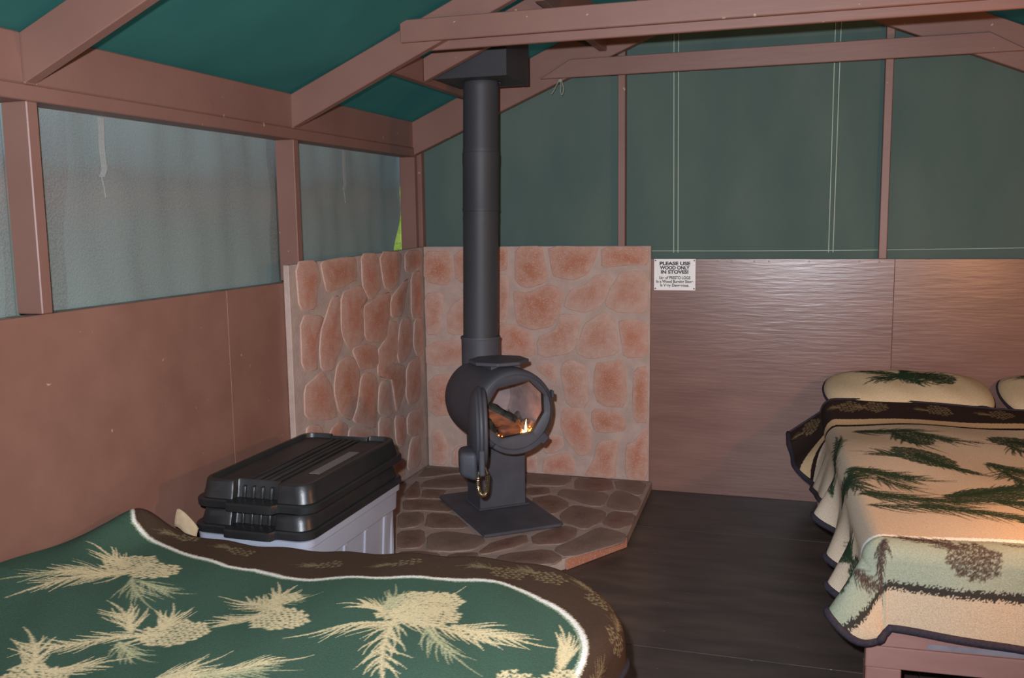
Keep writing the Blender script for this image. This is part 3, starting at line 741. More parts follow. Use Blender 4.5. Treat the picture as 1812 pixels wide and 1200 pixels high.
def flame(x, t, z, hgt, wid, bend, m):
    bm = bmesh.new(); rings = []
    for k in range(9):
        s = k/8; r = wid*(math.sin(PI*min(1, .18+s*.86))**.8)*(1-s*.55)
        c = ins(x+bend*s*s, t, z+hgt*s)-Vector(fire.location)
        rings.append([bm.verts.new(c+Vector((r*math.cos(2*PI*a/8), r*.6*math.sin(2*PI*a/8), 0))) for a in range(8)])
    for A, B in zip(rings, rings[1:]):
        for k in range(8): bm.faces.new((A[k], A[(k+1) % 8], B[(k+1) % 8], B[k]))
    bm.faces.new(rings[0][::-1]); bm.faces.new(rings[-1])
    return obj('flame', bm, m, fire, True)
flame(.062, .245, -.118, .075, .006, .004, M['flamecore'])
flame(.052, .25, -.122, .034, .012, -.006, M['flamecore'])
flame(.03, .25, -.124, .022, .016, .006, M['flame'])
flame(.005, .25, -.124, .016, .014, .004, M['flame'])
flame(.088, .235, -.115, .026, .013, .008, M['flame'])
flame(.11, .225, -.108, .018, .009, .0, M['flame'])
flame(.072, .25, -.122, .026, .010, .01, M['flamecore'])
for k in range(22):
    x = RND.uniform(-.09, .11); t = RND.uniform(.19, .25)
    bm = bmesh.new(); bmesh.ops.create_icosphere(bm, subdivisions=1, radius=RND.uniform(.003, .006))
    for v in bm.verts: v.co += ins(x, t, -.118+.05*(abs(x)/.13)**2.2)-Vector(fire.location)
    obj('ember', bm, M['ember'], fire)
lamp('firelight', 'POINT', ins(.06, .19, -.075), .5, (1, .35, .12), shadow_soft_size=.03)

# ------------------------------------------------------------------ stove pipe and ceiling box
pz = HT+.003+AZ+R+.085
pb0 = MW @ Vector((AX, .147, 0))
pipe = empty('stove_pipe', (pb0.x, pb0.y, pz)); tag(pipe, 'tall black three-section stove pipe rising from the stove to the ceiling box', 'pipe')
zt = 2.10
lean = Vector((.024, 0))
def pcen(z): k = (z-pz)/(zt-pz); return (lean.x*k, 0, z-pz)
zs = [pz, 1.472, 1.742, zt]
for i in range(3):
    bm = bmesh.new(); a, b = zs[i]+.0005, zs[i+1]-.0005
    prof = [(a, .0815 if i else .081), (a+.012, .0815), (a+.014, .0835), (a+.02, .0835), (a+.022, .0815), (b-.03, .0815), (b, .0835 if i < 2 else .0815)]
    if i == 0: prof = [(a, .083), (b-.05, .083), (b-.03, .0845), (b-.022, .083), (b, .083)]
    if i == 1: prof = [(a, .0855), (a+.012, .0855), (a+.018, .084), (b-.06, .084), (b-.05, .0855), (b, .0855)]
    if i == 2: prof = [(a, .0825), (a+.01, .084), (a+.02, .0825), (b-.06, .0815), (b-.04, .0815), (b-.036, .079), (b, .079)]
    rings = []
    for z, r in prof:
        c = pcen(z); rings.append([bm.verts.new((c[0]+r*math.cos(2*PI*k/40), c[1]+r*math.sin(2*PI*k/40), c[2])) for k in range(40)])
    for A, B in zip(rings, rings[1:]):
        for k in range(40): bm.faces.new((A[k], A[(k+1) % 40], B[(k+1) % 40], B[k]))
    shade(obj('pipe_section', bm, M['pipe'], pipe), 35)
cb = empty('chimney_box', (.605, -.63, 2.058)); tag(cb, 'square black sheet-metal chimney support box at the roof around the stove pipe', 'chimney box')
bm = bmesh.new()
fs = add_box(bm, -.172, .172, -.172, .172, 0, .20)
bmesh.ops.recalc_face_normals(bm, faces=bm.faces)
top = [f for f in bm.faces if f.normal.z > .9][0]; bot = [f for f in bm.faces if f.normal.z < -.9][0]
bmesh.ops.delete(bm, geom=[top, bot], context='FACES')
for v in bm.verts:
    if v.co.z > .1: v.co.z = min(zroof(.605+v.co.x)-2.058-.004, .4)
obj('box_sides', bm, M['blackbox'], cb)
bm = bmesh.new()
o_ = [bm.verts.new((x, y, .001)) for x, y in ((-.171, -.171), (.171, -.171), (.171, .171), (-.171, .171))]
i_ = [bm.verts.new((.0+.086*math.cos(PI/4*5+2*PI*k/32)-.002, .01+.086*math.sin(PI/4*5+2*PI*k/32), .001)) for k in range(32)]
for k in range(32):
    bm.faces.new((i_[k], i_[(k+1) % 32], o_[((k+1)//8) % 4])) if (k+1) % 8 else bm.faces.new((i_[k], i_[(k+1) % 32], o_[((k+1)//8) % 4], o_[k//8]))
obj('bottom_plate', bm, M['blackbox'], cb)
# ------------------------------------------------------------------ tote and lids
def rrect(hx, hy, r, n=5):
    P = []
    for cx, cy, a0 in ((hx-r, hy-r, 0), (-hx+r, hy-r, 90), (-hx+r, -hy+r, 180), (hx-r, -hy+r, 270)):
        for k in range(n+1):
            a = math.radians(a0+90*k/n); P.append((cx+r*math.cos(a), cy+r*math.sin(a)))
    return P
def loft(bm, secs, cap0=True, cap1=True):
    rings = [[bm.verts.new((x, y, z)) for x, y in P] for P, z in secs]
    n = len(rings[0])
    for A, B in zip(rings, rings[1:]):
        for k in range(n): bm.faces.new((A[k], A[(k+1) % n], B[(k+1) % n], B[k]))
    if cap0: bm.faces.new(rings[0][::-1])
    if cap1: bm.faces.new(rings[-1])
    return rings
TX, TY = .362, -1.925
TROT = 0
tote = empty('storage_tote', (TX, TY, .001), TROT); tag(tote, 'grey plastic storage tote with black lid beside the left wall and hearth', 'tote')
bm = bmesh.new()
loft(bm, [(rrect(.165, .315, .03), .0), (rrect(.168, .318, .03), .004), (rrect(.188, .34, .035), .33), (rrect(.20, .352, .04), .332), (rrect(.203, .355, .04), .40), (rrect(.212, .364, .045), .403), (rrect(.213, .365, .045), .425), (rrect(.205, .357, .04), .427), (rrect(.205, .357, .04), .452), (rrect(.19, .342, .035), .452), (rrect(.16, .31, .03), .01)], True, True)
bmesh.ops.recalc_face_normals(bm, faces=bm.faces); shade(obj('tote_body', bm, M['grey_plastic'], tote), 30)
for sx, ys in ((1, (-.24, -.08, .08, .24)), (-1, (-.24, .24))):
    for y in ys:
        bm = bmesh.new(); add_box(bm, .17, .186, y-.012, y+.012, .005, .325)
        for v in bm.verts:
            v.co.x += (v.co.z-.33)*.06+(.008 if v.co.x > .18 else 0)
            v.co.x *= sx
        bmesh.ops.recalc_face_normals(bm, faces=bm.faces); bevel(bm, .003)
        obj('rib', bm, M['grey_plastic'], tote)
for y in (-1, 1):
    prism('corner_rib', [(.155, y*.300), (.186, y*.300), (.186, y*.322), (.155, y*.338)], 'z', .005, .328, M['grey_plastic'], tote, bev=.003)
def lid_outline(hx, hy, r, d, xa=.078, xb=-.066, sw=.03, n=5):
    """rounded rectangle whose short ends step in (d > 0) or bulge out (d < 0) over the grip"""
    def arc_(cx, cy, a0): return [(cx+r*math.cos(math.radians(a0+90*k/n)), cy+r*math.sin(math.radians(a0+90*k/n))) for k in range(n+1)]
    top = [(xa+sw, hy), (xa+sw*.65, hy-d*.12), (xa+sw*.35, hy-d*.88), (xa, hy-d), (xb, hy-d), (xb-sw*.35, hy-d*.88), (xb-sw*.65, hy-d*.12), (xb-sw, hy)]
    return arc_(hx-r, hy-r, 0)+top+arc_(-hx+r, hy-r, 90)+arc_(-hx+r, -hy+r, 180)+[(x, -y) for x, y in top[::-1]]+arc_(hx-r, -hy+r, 270)
def make_lid(parent, z0, rim=True):
    """black lid: skirt that bulges at the grips, crown notched above them, raised rim, ribs"""
    bm = bmesh.new()
    loft(bm, [(lid_outline(.214, .364, .05, -.026), z0), (lid_outline(.219, .369, .05, -.028), z0+.003), (lid_outline(.220, .370, .05, -.028), z0+.024), (lid_outline(.216, .366, .05, -.026), z0+.029), (lid_outline(.19, .33, .04, -.01), z0+.031)])
    bmesh.ops.recalc_face_normals(bm, faces=bm.faces); shade(obj('lid_skirt', bm, M['black_plastic'], parent), 35)
    hi_ = .012 if rim else 0
    bm = bmesh.new()
    loft(bm, [(lid_outline(.207, .357, .05, .030, sw=.016), z0+.030), (lid_outline(.202, .351, .05, .030, sw=.016), z0+.052), (lid_outline(.197, .346, .05, .030, sw=.016), z0+.072+hi_), (lid_outline(.192, .341, .046, .028, sw=.016), z0+.077+hi_), (lid_outline(.182, .331, .04, .019, sw=.016), z0+.077+hi_), (lid_outline(.177, .326, .036, .015, sw=.016), z0+.072)], True, True)
    bmesh.ops.recalc_face_normals(bm, faces=bm.faces); shade(obj('lid_crown', bm, M['black_plastic'], parent), 35)
    prism('lid_panel', lid_outline(.176, .325, .036, .015, sw=.016), 'z', z0+.0722, z0+.0745, M['lidtop'], parent, bev=0)
    for i, x in enumerate((-.052, -.026, 0, .026, .052)):
        bm = bmesh.new(); add_box(bm, x-.007, x+.007, -.306, .306, z0+.0746, z0+.081+.003*(i % 2))
        bmesh.ops.recalc_face_normals(bm, faces=bm.faces); bevel(bm, .004, 2)
        obj('lid_rib', bm, M['lidtop'], parent, True)
    for s in (-1, 1):
        for x in (-.045, -.012, .021, .054):
            bm = bmesh.new(); add_box(bm, x-.006, x+.006, s*.330-.008, s*.330+.008, z0+.031, z0+.07)
            for v in bm.verts: v.co.y += s*(z0+.031-v.co.z)*.2
            bmesh.ops.recalc_face_normals(bm, faces=bm.faces); bevel(bm, .003, 2)
            obj('grip_rib', bm, M['black_plastic'], parent, True)
lid_low = empty('lid', parent=tote); make_lid(lid_low, .4285, False)
tl = empty('tote_lid', (TX+.004, TY+.006, .4285+.084+.001+.002), TROT+.01); tag(tl, 'spare black ribbed lid stacked on top of the lidded grey tote', 'lid')
make_lid(tl, 0)
bm = bmesh.new(); add_box(bm, .098, .136, -.16, .14, .0747, .0762); obj('tape_strip', bm, M['tape'], tl, label='strip of faded tape')

# ------------------------------------------------------------------ sign
sg = empty('notice_sign', (1.4075, -.0005, 1.141)); tag(sg, 'small white stove safety notice screwed to the brown plywood right of the stone panel', 'sign')
box('sign_plate', (-.105, .105, -.003, 0, -.081, .079), M['white'], sg, bev=.0008)
def text(s, z, size, wid, extr=.0002, off=.0):
    c = bpy.data.curves.new('lettering', 'FONT'); c.body = s; c.size = size; c.align_x = 'CENTER'; c.offset = off; c.extrude = extr
    o = bpy.data.objects.new('lettering', c); C.objects.link(o); o.parent = sg
    o.rotation_euler = (PI/2, 0, 0); o.location = (0, -.0033, z); c.materials.append(M['ink'])
    bpy.context.view_layer.update()
    k = wid/max(o.dimensions.x, 1e-4)
    me = bpy.data.meshes.new_from_object(o.evaluated_get(bpy.context.evaluated_depsgraph_get()))
    bpy.data.objects.remove(o)
    n = link('lettering', me, None, sg); n.rotation_euler = (PI/2, 0, 0); n.location = (0, -.0033, z); n.scale = (k, 1, 1)
text('PLEASE USE', .048, .0235, .155, off=.0011); text('WOOD ONLY', .0265, .0235, .152, off=.0011); text('IN STOVES!', .005, .0235, .140, off=.0011)
text('Use of PRESTO LOGS', -.0235, .0205, .158, off=.0006); text('In a Wood Burning Stove', -.0425, .0205, .188, off=.0006); text('Is Very Dangerous.', -.0615, .0205, .146, off=.0006)
for x in (-.098, .098):
    for z in (-.072, .071):
        bm = bmesh.new(); lathe_bm(bm, [(.0042, .003), (.003, .0045)], '-y', 10, (x, 0, z)); obj('screw', bm, M['screw'], sg)

# ------------------------------------------------------------------ printed blankets
class Print:
    def __init__(s, us, vs, base):
        s.us, s.vs = np.asarray(us), np.asarray(vs)
        s.c = np.empty((len(us), len(vs), 3), np.float32); s.c[:] = base[:3]
        s.fib = NR.rand(len(us), len(vs)).astype(np.float32)
        s.U, s.V = np.meshgrid(s.us, s.vs, indexing='ij')
    def band(s, mask, col, soft=None):
        s.c[mask] = col[:3]
    def strokes(s, segs, col, w, alpha=.9, rag=.5):
        """segs: list of (u0,v0,u1,v1,w0,w1)"""
        for u0, v0, u1, v1, w0, w1 in segs:
            m = max(w0, w1)*1.4
            i0, i1 = np.searchsorted(s.us, [min(u0, u1)-m, max(u0, u1)+m]); j0, j1 = np.searchsorted(s.vs, [min(v0, v1)-m, max(v0, v1)+m])
            if i1 <= i0 or j1 <= j0: continue
            U = s.U[i0:i1, j0:j1]-u0; V = s.V[i0:i1, j0:j1]-v0; du, dv = u1-u0, v1-v0; L2 = du*du+dv*dv+1e-12
            t = np.clip((U*du+V*dv)/L2, 0, 1); d = np.hypot(U-t*du, V-t*dv); ww = w0+(w1-w0)*t
            k = np.clip(1.35-d/ww - rag*(s.fib[i0:i1, j0:j1]-.5)*1.3, 0, 1)*alpha
            reg = s.c[i0:i1, j0:j1]; reg += (np.asarray(col[:3], np.float32)-reg)*k[..., None]
def needle(R_, u, v, a, L, w, curve=.3):
    out = []; n = 4
    for k in range(n):
        a2 = a+curve*k/n; u2, v2 = u+L/n*math.cos(a2), v+L/n*math.sin(a2)
        out.append((u, v, u2, v2, w*(1-.8*k/n), w*(1-.8*(k+1)/n))); u, v = u2, v2
    return out
def sprig(R_, u, v, ang, L, nl, n=26, w=.0035, spread=.75, bend=.3, sides=(-1, 1)):
    segs = []; pts = []
    for k in range(n):
        s = k/(n-1); a = ang+bend*(s-.5); pts.append((u, v, a))
        u2, v2 = u+L/n*math.cos(a), v+L/n*math.sin(a); segs.append((u, v, u2, v2, w*1.5*(1-.5*s), w*1.5*(1-.5*s))); u, v = u2, v2
    for i, (pu, pv, a) in enumerate(pts):
        for sd in sides:
            segs += needle(R_, pu, pv, a+sd*R_.uniform(.55, 1.15)*spread, nl*R_.uniform(.6, 1.1)*(1-.35*i/n), w*R_.uniform(.7, 1.1), -sd*R_.uniform(.1, .6))
    segs += needle(R_, u, v, ang+bend*.5, nl*.9, w)
    return segs
def cone(R_, u, v, ang, L, Wd, w=.005):
    """a pine cone: rows of overlapping scales with gaps, from tip back to the stem"""
    segs = []; ca, sa = math.cos(ang), math.sin(ang)
    nr = max(5, int(L/.014))
    for i in range(nr):
        s = (i+.5)/nr; hw = Wd*.5*math.sqrt(max(0, 1-(2*s-1.05)**2))*(1 if s < .6 else .95)
        nn = max(2, int(hw*2/.014))
        for k in range(nn+1):
            q = -hw+2*hw*(k+(.5 if i % 2 else 0))/nn + R_.uniform(-.002, .002); x = L*s+R_.uniform(-.002, .002)
            if abs(q) > hw*1.02: continue
            for sg_ in (-1, 1):
                x2, q2 = x-.0075, q+sg_*.0052
                segs.append((u+x*ca-q*sa, v+x*sa+q*ca, u+x2*ca-q2*sa, v+x2*sa+q2*ca, w*.62, w*.42))
    return segs
def drape(us, vs, f):
    nu, nv = len(us), len(vs); U, V = np.meshgrid(us, vs, indexing='ij')
    X, Y, Z = f(U, V); co_ = np.stack([X, Y, Z], -1).reshape(-1, 3).astype(np.float32)
    idx = np.arange(nu*nv).reshape(nu, nv); q = np.stack([idx[:-1, :-1], idx[1:, :-1], idx[1:, 1:], idx[:-1, 1:]], -1).reshape(-1, 4)
    return co_, q
def grid_mesh(name, co_, quads, cols):
    me = bpy.data.meshes.new(name); me.vertices.add(len(co_)); me.vertices.foreach_set('co', co_.ravel())
    me.loops.add(quads.size); me.loops.foreach_set('vertex_index', quads.ravel().astype(np.int32))
    me.polygons.add(len(quads)); me.polygons.foreach_set('loop_start', (np.arange(len(quads))*4).astype(np.int32))
    me.update(calc_edges=True)
    at = me.attributes.new('print', 'FLOAT_COLOR', 'POINT'); at.data.foreach_set('color', np.concatenate([cols.reshape(-1, 3), np.ones((len(co_), 1), np.float32)], 1).ravel())
    me.polygons.foreach_set('use_smooth', np.ones(len(quads), bool))
    return me
def axis(*parts):
    out = []
    for a, b, st_ in parts: out += list(np.arange(a, b, st_))
    out.append(parts[-1][1]); return np.array(out)
def arc(s, R_, flare):
    """distance past the edge -> (outwards, down)"""
    a = np.clip(s/R_, 0, PI/2); rest = np.maximum(0, s-R_*PI/2)
    return R_*np.sin(a)+rest*flare, R_*(1-np.cos(a))+rest*math.sqrt(1-flare**2)

GREEN, CREAM, BROWN, WHITE = lin(68, 92, 76), lin(218, 200, 160), lin(74, 56, 44), lin(236, 230, 220)
# ---- left bed, foot towards the hearth
XE, YE, ZT = 1.60, -2.475, .487
RC = .27                    # the bed's rounded foot corner, in plan
bed = empty('bed', (0, 0, 0)); tag(bed, 'low bed along the left wall under the green pine-cone blanket, nearest the camera', 'bed')
prism('bed_frame', [(.02, -4.36), (XE-.02, -4.36), (XE-.02, YE-.25), (XE-.25, YE-.03), (.02, YE-.03)], 'z', .16, .255, M['frame'], bed)
for x0, y0 in ((.03, -4.34), (XE-.12, -4.34), (.03, YE-.125), (XE-.33, YE-.125)):
    if 1: box('leg', (x0, x0+.085, y0, y0+.085, .001, .1595), M['frame'], bed)
bm = bmesh.new(); loft(bm, [(rrect((XE-.012)/2, .93, .28), .256), (rrect((XE-.002)/2, .94, .29), .28), (rrect((XE-.002)/2, .94, .29), .44), (rrect((XE-.08)/2, .905, .27), .462)])
for v in bm.verts: v.co.x += XE/2+.012; v.co.y += -3.43
bmesh.ops.recalc_face_normals(bm, faces=bm.faces); shade(obj('mattress', bm, M['mattress'], bed), 40)

us = axis((.012, 1.745, .0026)); vs = axis((-4.3, -3.5, .02), (-3.5, -2.27, .0026))
P = Print(us, vs, GREEN)
rng = random.Random(5)
# border lines in flat cloth coordinates
wav = lambda u: .012*np.sin(u*9+.5)+.007*np.sin(u*21)
tv = np.interp(us, [0, .03, .075, .12, .18, .36, .52, .6, .72, .9, 1.0, 1.17, 1.32, 1.45, 1.62, 1.75], [-2.40, -2.415, -2.475, -2.525, -2.545, -2.595, -2.64, -2.625, -2.665, -2.67, -2.645, -2.61, -2.62, -2.65, -2.65, -2.65])
u_line = 1.622
cr = .31   # corner radius of the border line
UU, VV = P.U, P.V; tvU = tv[:, None]*np.ones_like(VV)
dx = UU-(u_line-cr); dy = VV-(tvU-cr)
dist = np.where((dx > 0) & (dy > 0), np.hypot(np.maximum(dx, 0), np.maximum(dy, 0))-cr, np.maximum(UU-u_line, VV-tvU))   # >0 outside the white line
jit = (P.fib-.5)*.004
P.band(dist+jit > -.018, lin(150, 160, 130)); P.band(dist+jit > -.012, WHITE); P.band(dist+jit > .0, lin(180, 165, 140)); P.band(dist+jit > .004, BROWN)
for (u, v, a, s_) in [(.24, -2.49, .2, .8), (.45, -2.52, -.1, .9), (.77, -2.57, 0, .9), (.99, -2.55, .3, .9), (1.27, -2.54, -.2, 1.2), (1.39, -2.53, -.4, 1.1), (1.55, -2.57, -.8, 1.2), (1.65, -2.72, -1.3, 1.1), (1.67, -2.95, -1.5, 1.1)]:
    P.strokes(cone(rng, u, v, a, .09*s_, .06*s_), lin(150, 132, 96), .004, .55, 1.0); P.strokes(sprig(rng, u, v, a+PI, .05*s_, .05*s_, 10, .0025), lin(140, 122, 90), .003, .45, 1.0)
CR2 = lin(228, 206, 160); CR1 = lin(196, 190, 146)
def motif(parts, main=CR2, faint=CR1):
    for kind, *a in parts:
        if kind == 's': P.strokes(sprig(rng, *a[:5], **(a[5] if len(a) > 5 else {})), main, 0, .85, .9)
        if kind == 'f': P.strokes(sprig(rng, *a[:5], **(a[5] if len(a) > 5 else {})), faint, 0, .6, .9)
        if kind == 'c': P.strokes(cone(rng, *a), main, 0, .9)
N1 = dict(n=12, w=.0056, spread=.72); N2 = dict(n=8, w=.0054, spread=.7); NF = dict(n=9, w=.0044, spread=.7)
motif([('f', .26, -2.79, -2.3, .20, .12, NF), ('s', .29, -2.76, -2.05, .22, .12, N1), ('s', .26, -2.74, 2.75, .08, .11, N2), ('s', .29, -2.78, -2.5, .16, .11, N1), ('c', .21, -2.78, .85, .15, .12, .009), ('c', .29, -2.765, .35, .14, .11, .009), ('f', .34, -2.81, -.75, .13, .11, NF), ('f', .38, -2.82, -.2, .10, .09, NF)])
motif([('c', .56, -3.03, -.1, .18, .13, .009), ('s', .62, -3.04, -2.45, .24, .10, N1), ('s', .54, -3.06, 2.4, .1, .12, N2), ('s', .60, -3.02, 1.9, .06, .10, N2), ('f', .56, -3.12, -.5, .08, .09, NF)])
motif([('c', .79, -2.91, -.35, .16, .125, .009), ('s', .84, -2.89, 2.75, .13, .11, N1), ('s', .80, -2.86, 1.9, .08, .11, N2), ('s', .82, -2.92, -2.7, .10, .10, N2), ('f', .78, -2.83, .4, .06, .08, NF), ('c', .79, -2.84, .9, .08, .08, .008)])
motif([('c', 1.09, -2.87, .75, .22, .16, .010), ('c', 1.16, -2.87, .2, .14, .12, .009), ('s', 1.18, -2.885, 3.6, .17, .13, dict(n=13, w=.006, sides=(1,))), ('s', 1.10, -2.84, 3.0, .06, .08, N2), ('s', 1.13, -2.86, -.3, .27, .11, N1), ('s', 1.15, -2.89, -1.25, .25, .13, N1), ('s', 1.12, -2.85, .9, .14, .10, N1), ('f', 1.10, -2.84, 1.7, .08, .09, NF), ('f', 1.25, -2.93, -.8, .15, .11, NF), ('s', 1.3, -2.89, -.15, .16, .10, N1)])
motif([('c', 1.585, -2.99, -1.3, .15, .095, .009), ('s', 1.575, -2.98, 1.7, .09, .11, dict(n=10, w=.006, spread=.35))])
motif([('c', 1.49, -3.04, -1.2, .12, .1, .008)])
motif([('c', .43, -3.30, -.3, .16, .12, .009), ('s', .47, -3.29, 2.3, .12, .11, N2), ('s', .50, -3.28, .6, .1, .10, N2)])
motif([('s', .80, -3.25, .5, .20, .11, N1), ('c', .80, -3.28, -2.4, .14, .12, .009), ('f', .85, -3.22, .2, .14, .09, NF), ('s', .76, -3.27, .9, .1, .1, N2)])
motif([('c', 1.2, -3.32, .2, .15, .1, .009), ('s', 1.2, -3.32, 2.8, .2, .1, N1)])
def zl(U, V):
    z = ZT + .022*np.exp(-((U-1.33)/.22)**2) + .012*np.exp(-((U-1.0)/.2)**2) + .072*np.exp(-((U-.085)/.085)**2)*np.exp(-((V+2.46)/.22)**2)
    z += .055*np.exp(-(U/.22)**2)*np.clip((-2.55-V)/.4, 0, 1) - .012*np.exp(-((U-.62)/.25)**2)
    z += .004*np.sin(U*13+V*4)*np.sin(V*9+1)+.003*np.sin(U*31+V*17)
    return z
def fleft(U, V):
    cx, cy = XE-RC, YE-RC
    dx, dy = U-cx, V-cy
    cor = (dx > 0) & (dy > 0); h = np.hypot(dx, dy)+1e-9
    s = np.where(cor, h-RC, np.maximum(U-XE, V-YE)); s = np.maximum(s, 0)
    nx = np.where(cor, dx/h, (U-XE >= V-YE)*1.0); ny = np.where(cor, dy/h, (V-YE > U-XE)*1.0)
    bx_, by_ = U-nx*s, V-ny*s
    o, d = arc(s, .055, .06)
    w_ = np.clip(s/.1, 0, 1)*.010*np.sin((bx_-by_)*12)
    return bx_+nx*(o+w_), by_+ny*(o+w_), zl(bx_, by_)-d
co_, q = drape(us, vs, fleft)
bl = link('blanket', grid_mesh('blanket', co_, q, P.c), M['blanket'])
tag(bl, 'dark green fleece blanket with cream pine cones and brown border on the near left bed', 'blanket')
g = co_.reshape(len(us), len(vs), 3)
def edge_tube(pts, r, parent, step=6, n=6, m='binding', name='binding', flat=1.0):
    bm = bmesh.new(); tube_bm(bm, [tuple(map(float, p)) for p in pts[::step]], r, n); return obj(name, bm, M[m], parent, True)
edge = np.concatenate([g[-1, :], g[::-1, -1]])
edge_tube(edge, .0085, bl, 5)
# turned-up cream corner of the cloth by the tote
cf = [[(.165+.085*i/9, -2.405+.022*j/5-.012*(i/9), .538-.055*(i/9)**1.6-.05*(1-j/5)**1.5) for j in range(6)] for i in range(10)]
bm = bmesh.new(); vv = [[bm.verts.new(p) for p in r] for r in cf]
for i in range(9):
    for j in range(5): bm.faces.new((vv[i][j], vv[i+1][j], vv[i+1][j+1], vv[i][j+1]))
bmesh.ops.solidify(bm, geom=bm.faces[:], thickness=.006)
obj('turned_corner', bm, M['cream'], bl, True, label='cream underside of a turned-up corner')

# ---- big bed against the back wall on the right
BO, BR = Vector((2.12, -.03, 0)), math.radians(2.9)
bed2 = empty('bed', BO, BR); tag(bed2, 'wide brown-framed bed against the back wall on the right under cream blankets', 'bed')
BW, BL = 1.30, 2.165
box('bed_rail', (.005, BW, -BL, -BL+.038, .20, .262), M['frame'], bed2)
box('end_board', (.0, BW, -BL-.004, -BL+.014, .2625, .305), M['frame'], bed2, bev=.005)
box('grey_strip', (.16, BW-.1, -BL-.0055, -BL-.0042, .27, .285), M['greystrip'], bed2, bev=0, label='worn grey strip')
box('side_rail', (.03, .068, -BL+.039, -.02, .20, .30), M['frame'], bed2)
box('side_rail', (BW-.04, BW-.002, -BL+.039, -.02, .20, .30), M['frame'], bed2)
box('bed_deck', (.069, BW-.041, -BL+.04, -.02, .262, .282), M['frame'], bed2)
for x0 in (.006, BW-.1):
    for y0 in (-BL+.001, -.12): box('leg', (x0, x0+.092, y0+(.0385 if y0 > -1 else 0), y0+.06+(.0385 if y0 > -1 else 0), .001, .1995), M['frame'], bed2)
bm = bmesh.new(); mh = (BL-.06)/2
loft(bm, [(rrect((BW-.06)/2, mh-.02, .05), .2835), (rrect((BW-.05)/2, mh-.01, .06), .305), (rrect((BW-.05)/2, mh-.01, .06), .48), (rrect((BW-.10)/2, mh-.04, .05), .515)])
for v in bm.verts: v.co.x += BW/2+.005; v.co.y -= mh+.02; v.co.z += .006
bmesh.ops.recalc_face_normals(bm, faces=bm.faces); shade(obj('mattress', bm, M['mattress'], bed2), 40)

EX, EY, ZB = .05, -2.118, .552     # edge lines of the top, in the bed's own frame
HANG, FH = .27, .28
us = axis((EX-HANG, .95, .0032), (.95, 1.36, .02)); vs = axis((EY-FH, -.402, .0032))
CRM = lin(208, 186, 162); SAGE = lin(150, 152, 130); DKG = lin(44, 62, 42); DKG2 = lin(74, 84, 58); DKB = lin(52, 38, 34)
P = Print(us, vs, CRM); UU, VV = P.U, P.V; jit = (P.fib-.5)
y0 = EY+.02
b_ = VV+jit*.003
P.band(b_ < y0+.004, lin(250, 246, 238)); P.band(b_ < y0-.016, SAGE)
fz = VV+jit*.028
fz = VV+jit*.013
P.band(fz < y0-.165, lin(58, 52, 46)); P.band(fz < y0-.187, lin(190, 166, 138))
hw = lambda u: .02*np.sin(u*5)
hv = VV+.03*np.sin(UU*4+.5)*0
b2 = VV+jit*.003+.5*np.clip(EX-.03-UU, 0, .3)+.012*np.sin(UU*5)
P.band(b2 > -.66, lin(46, 30, 28)); P.band(b2 > -.632, lin(206, 172, 132)); P.band(b2 > -.575, DKB)
rng = random.Random(21)
for u in (-.15, .06, .17, .42, .66, .9, 1.1):
    P.strokes(cone(rng, u, -.48, .2, .10, .10), lin(150, 126, 90), 0, .6, 1.1); P.strokes(sprig(rng, u, -.48, 2.9, .04, .04, 8, .0025), lin(140, 120, 84), 0, .5)
# motif positions come from the print, given in room coordinates
cB, sB = math.cos(-BR), math.sin(-BR)
def loc(x, y): x -= BO.x; y -= BO.y; return x*cB-y*sB, x*sB+y*cB
def mot2(kind, x, y, a, *r, col=DKG, **k):
    u, v = loc(x, y)
    if kind == 's': P.strokes(sprig(rng, u, v, a, *r, **k), col, 0, .85, .8)
    else: P.strokes(cone(rng, u, v, a, *r), col, 0, .9, .6)
NW = dict(n=13, w=.0085, spread=.8); NX = dict(n=10, w=.007, spread=.75)
def bough(x, y, a, L, nl=.13, k=1):
    mot2('s', x, y, a, L, nl, col=DKG2, **NX); mot2('s', x, y, a+.04, L, nl, **NW); mot2('s', x+.01, y+.02, a, L*.9, nl*.55, **NW)
bough(2.13, -1.60, .75, .14, .15); bough(2.20, -1.42, -.35, .22, .15); mot2('s', 2.20, -1.52, -1.3, .14, .12, **NX); mot2('s', 2.30, -1.50, -.9, .14, .12, **NX)
bough(2.085, -1.36, 1.25, .42, .09)
bough(2.26, -.80, -.15, .22, .13); mot2('s', 2.40, -.84, -1.2, .2, .14, **NW); mot2('c', 2.44, -.84, -1.35, .20, .13, .012); mot2('s', 2.53, -.90, -.3, .17, .08, n=8, w=.006); mot2('s', 2.48, -.84, -.8, .16, .12, **NW)
mot2('c', 2.38, -1.12, -.85, .26, .16, .013); bough(2.44, -1.2, -.85, .26, .07); mot2('s', 2.40, -1.25, 2.6, .08, .13, **NX)
mot2('c', 2.73, -.88, 0, .22, .17, .013); bough(2.8, -.88, 0, .2, .1); mot2('s', 2.80, -.95, -1.2, .1, .12, **NX)
bough(2.68, -1.22, -.8, .25, .15); bough(2.78, -1.35, .1, .2, .15); mot2('s', 2.72, -1.3, -1.5, .2, .12, **NW)
mot2('c', 2.48, -1.72, .4, .30, .16, .014); bough(2.5, -1.68, .45, .3, .13); bough(2.62, -1.74, -.3, .25, .14)
bough(2.24, -1.70, -.3, .30, .17); bough(2.40, -1.82, -.42, .38, .14); mot2('s', 2.26, -1.82, -.15, .2, .14, **NX); bough(2.65, -1.95, -.2, .2, .13)
bough(2.12, -2.02, 1.6, .16, .12); mot2('c', 2.09, -2.22, 1.45, .20, .11, .012)
bough(2.95, -1.55, .3, .3); bough(3.0, -1.9, -.3, .3)
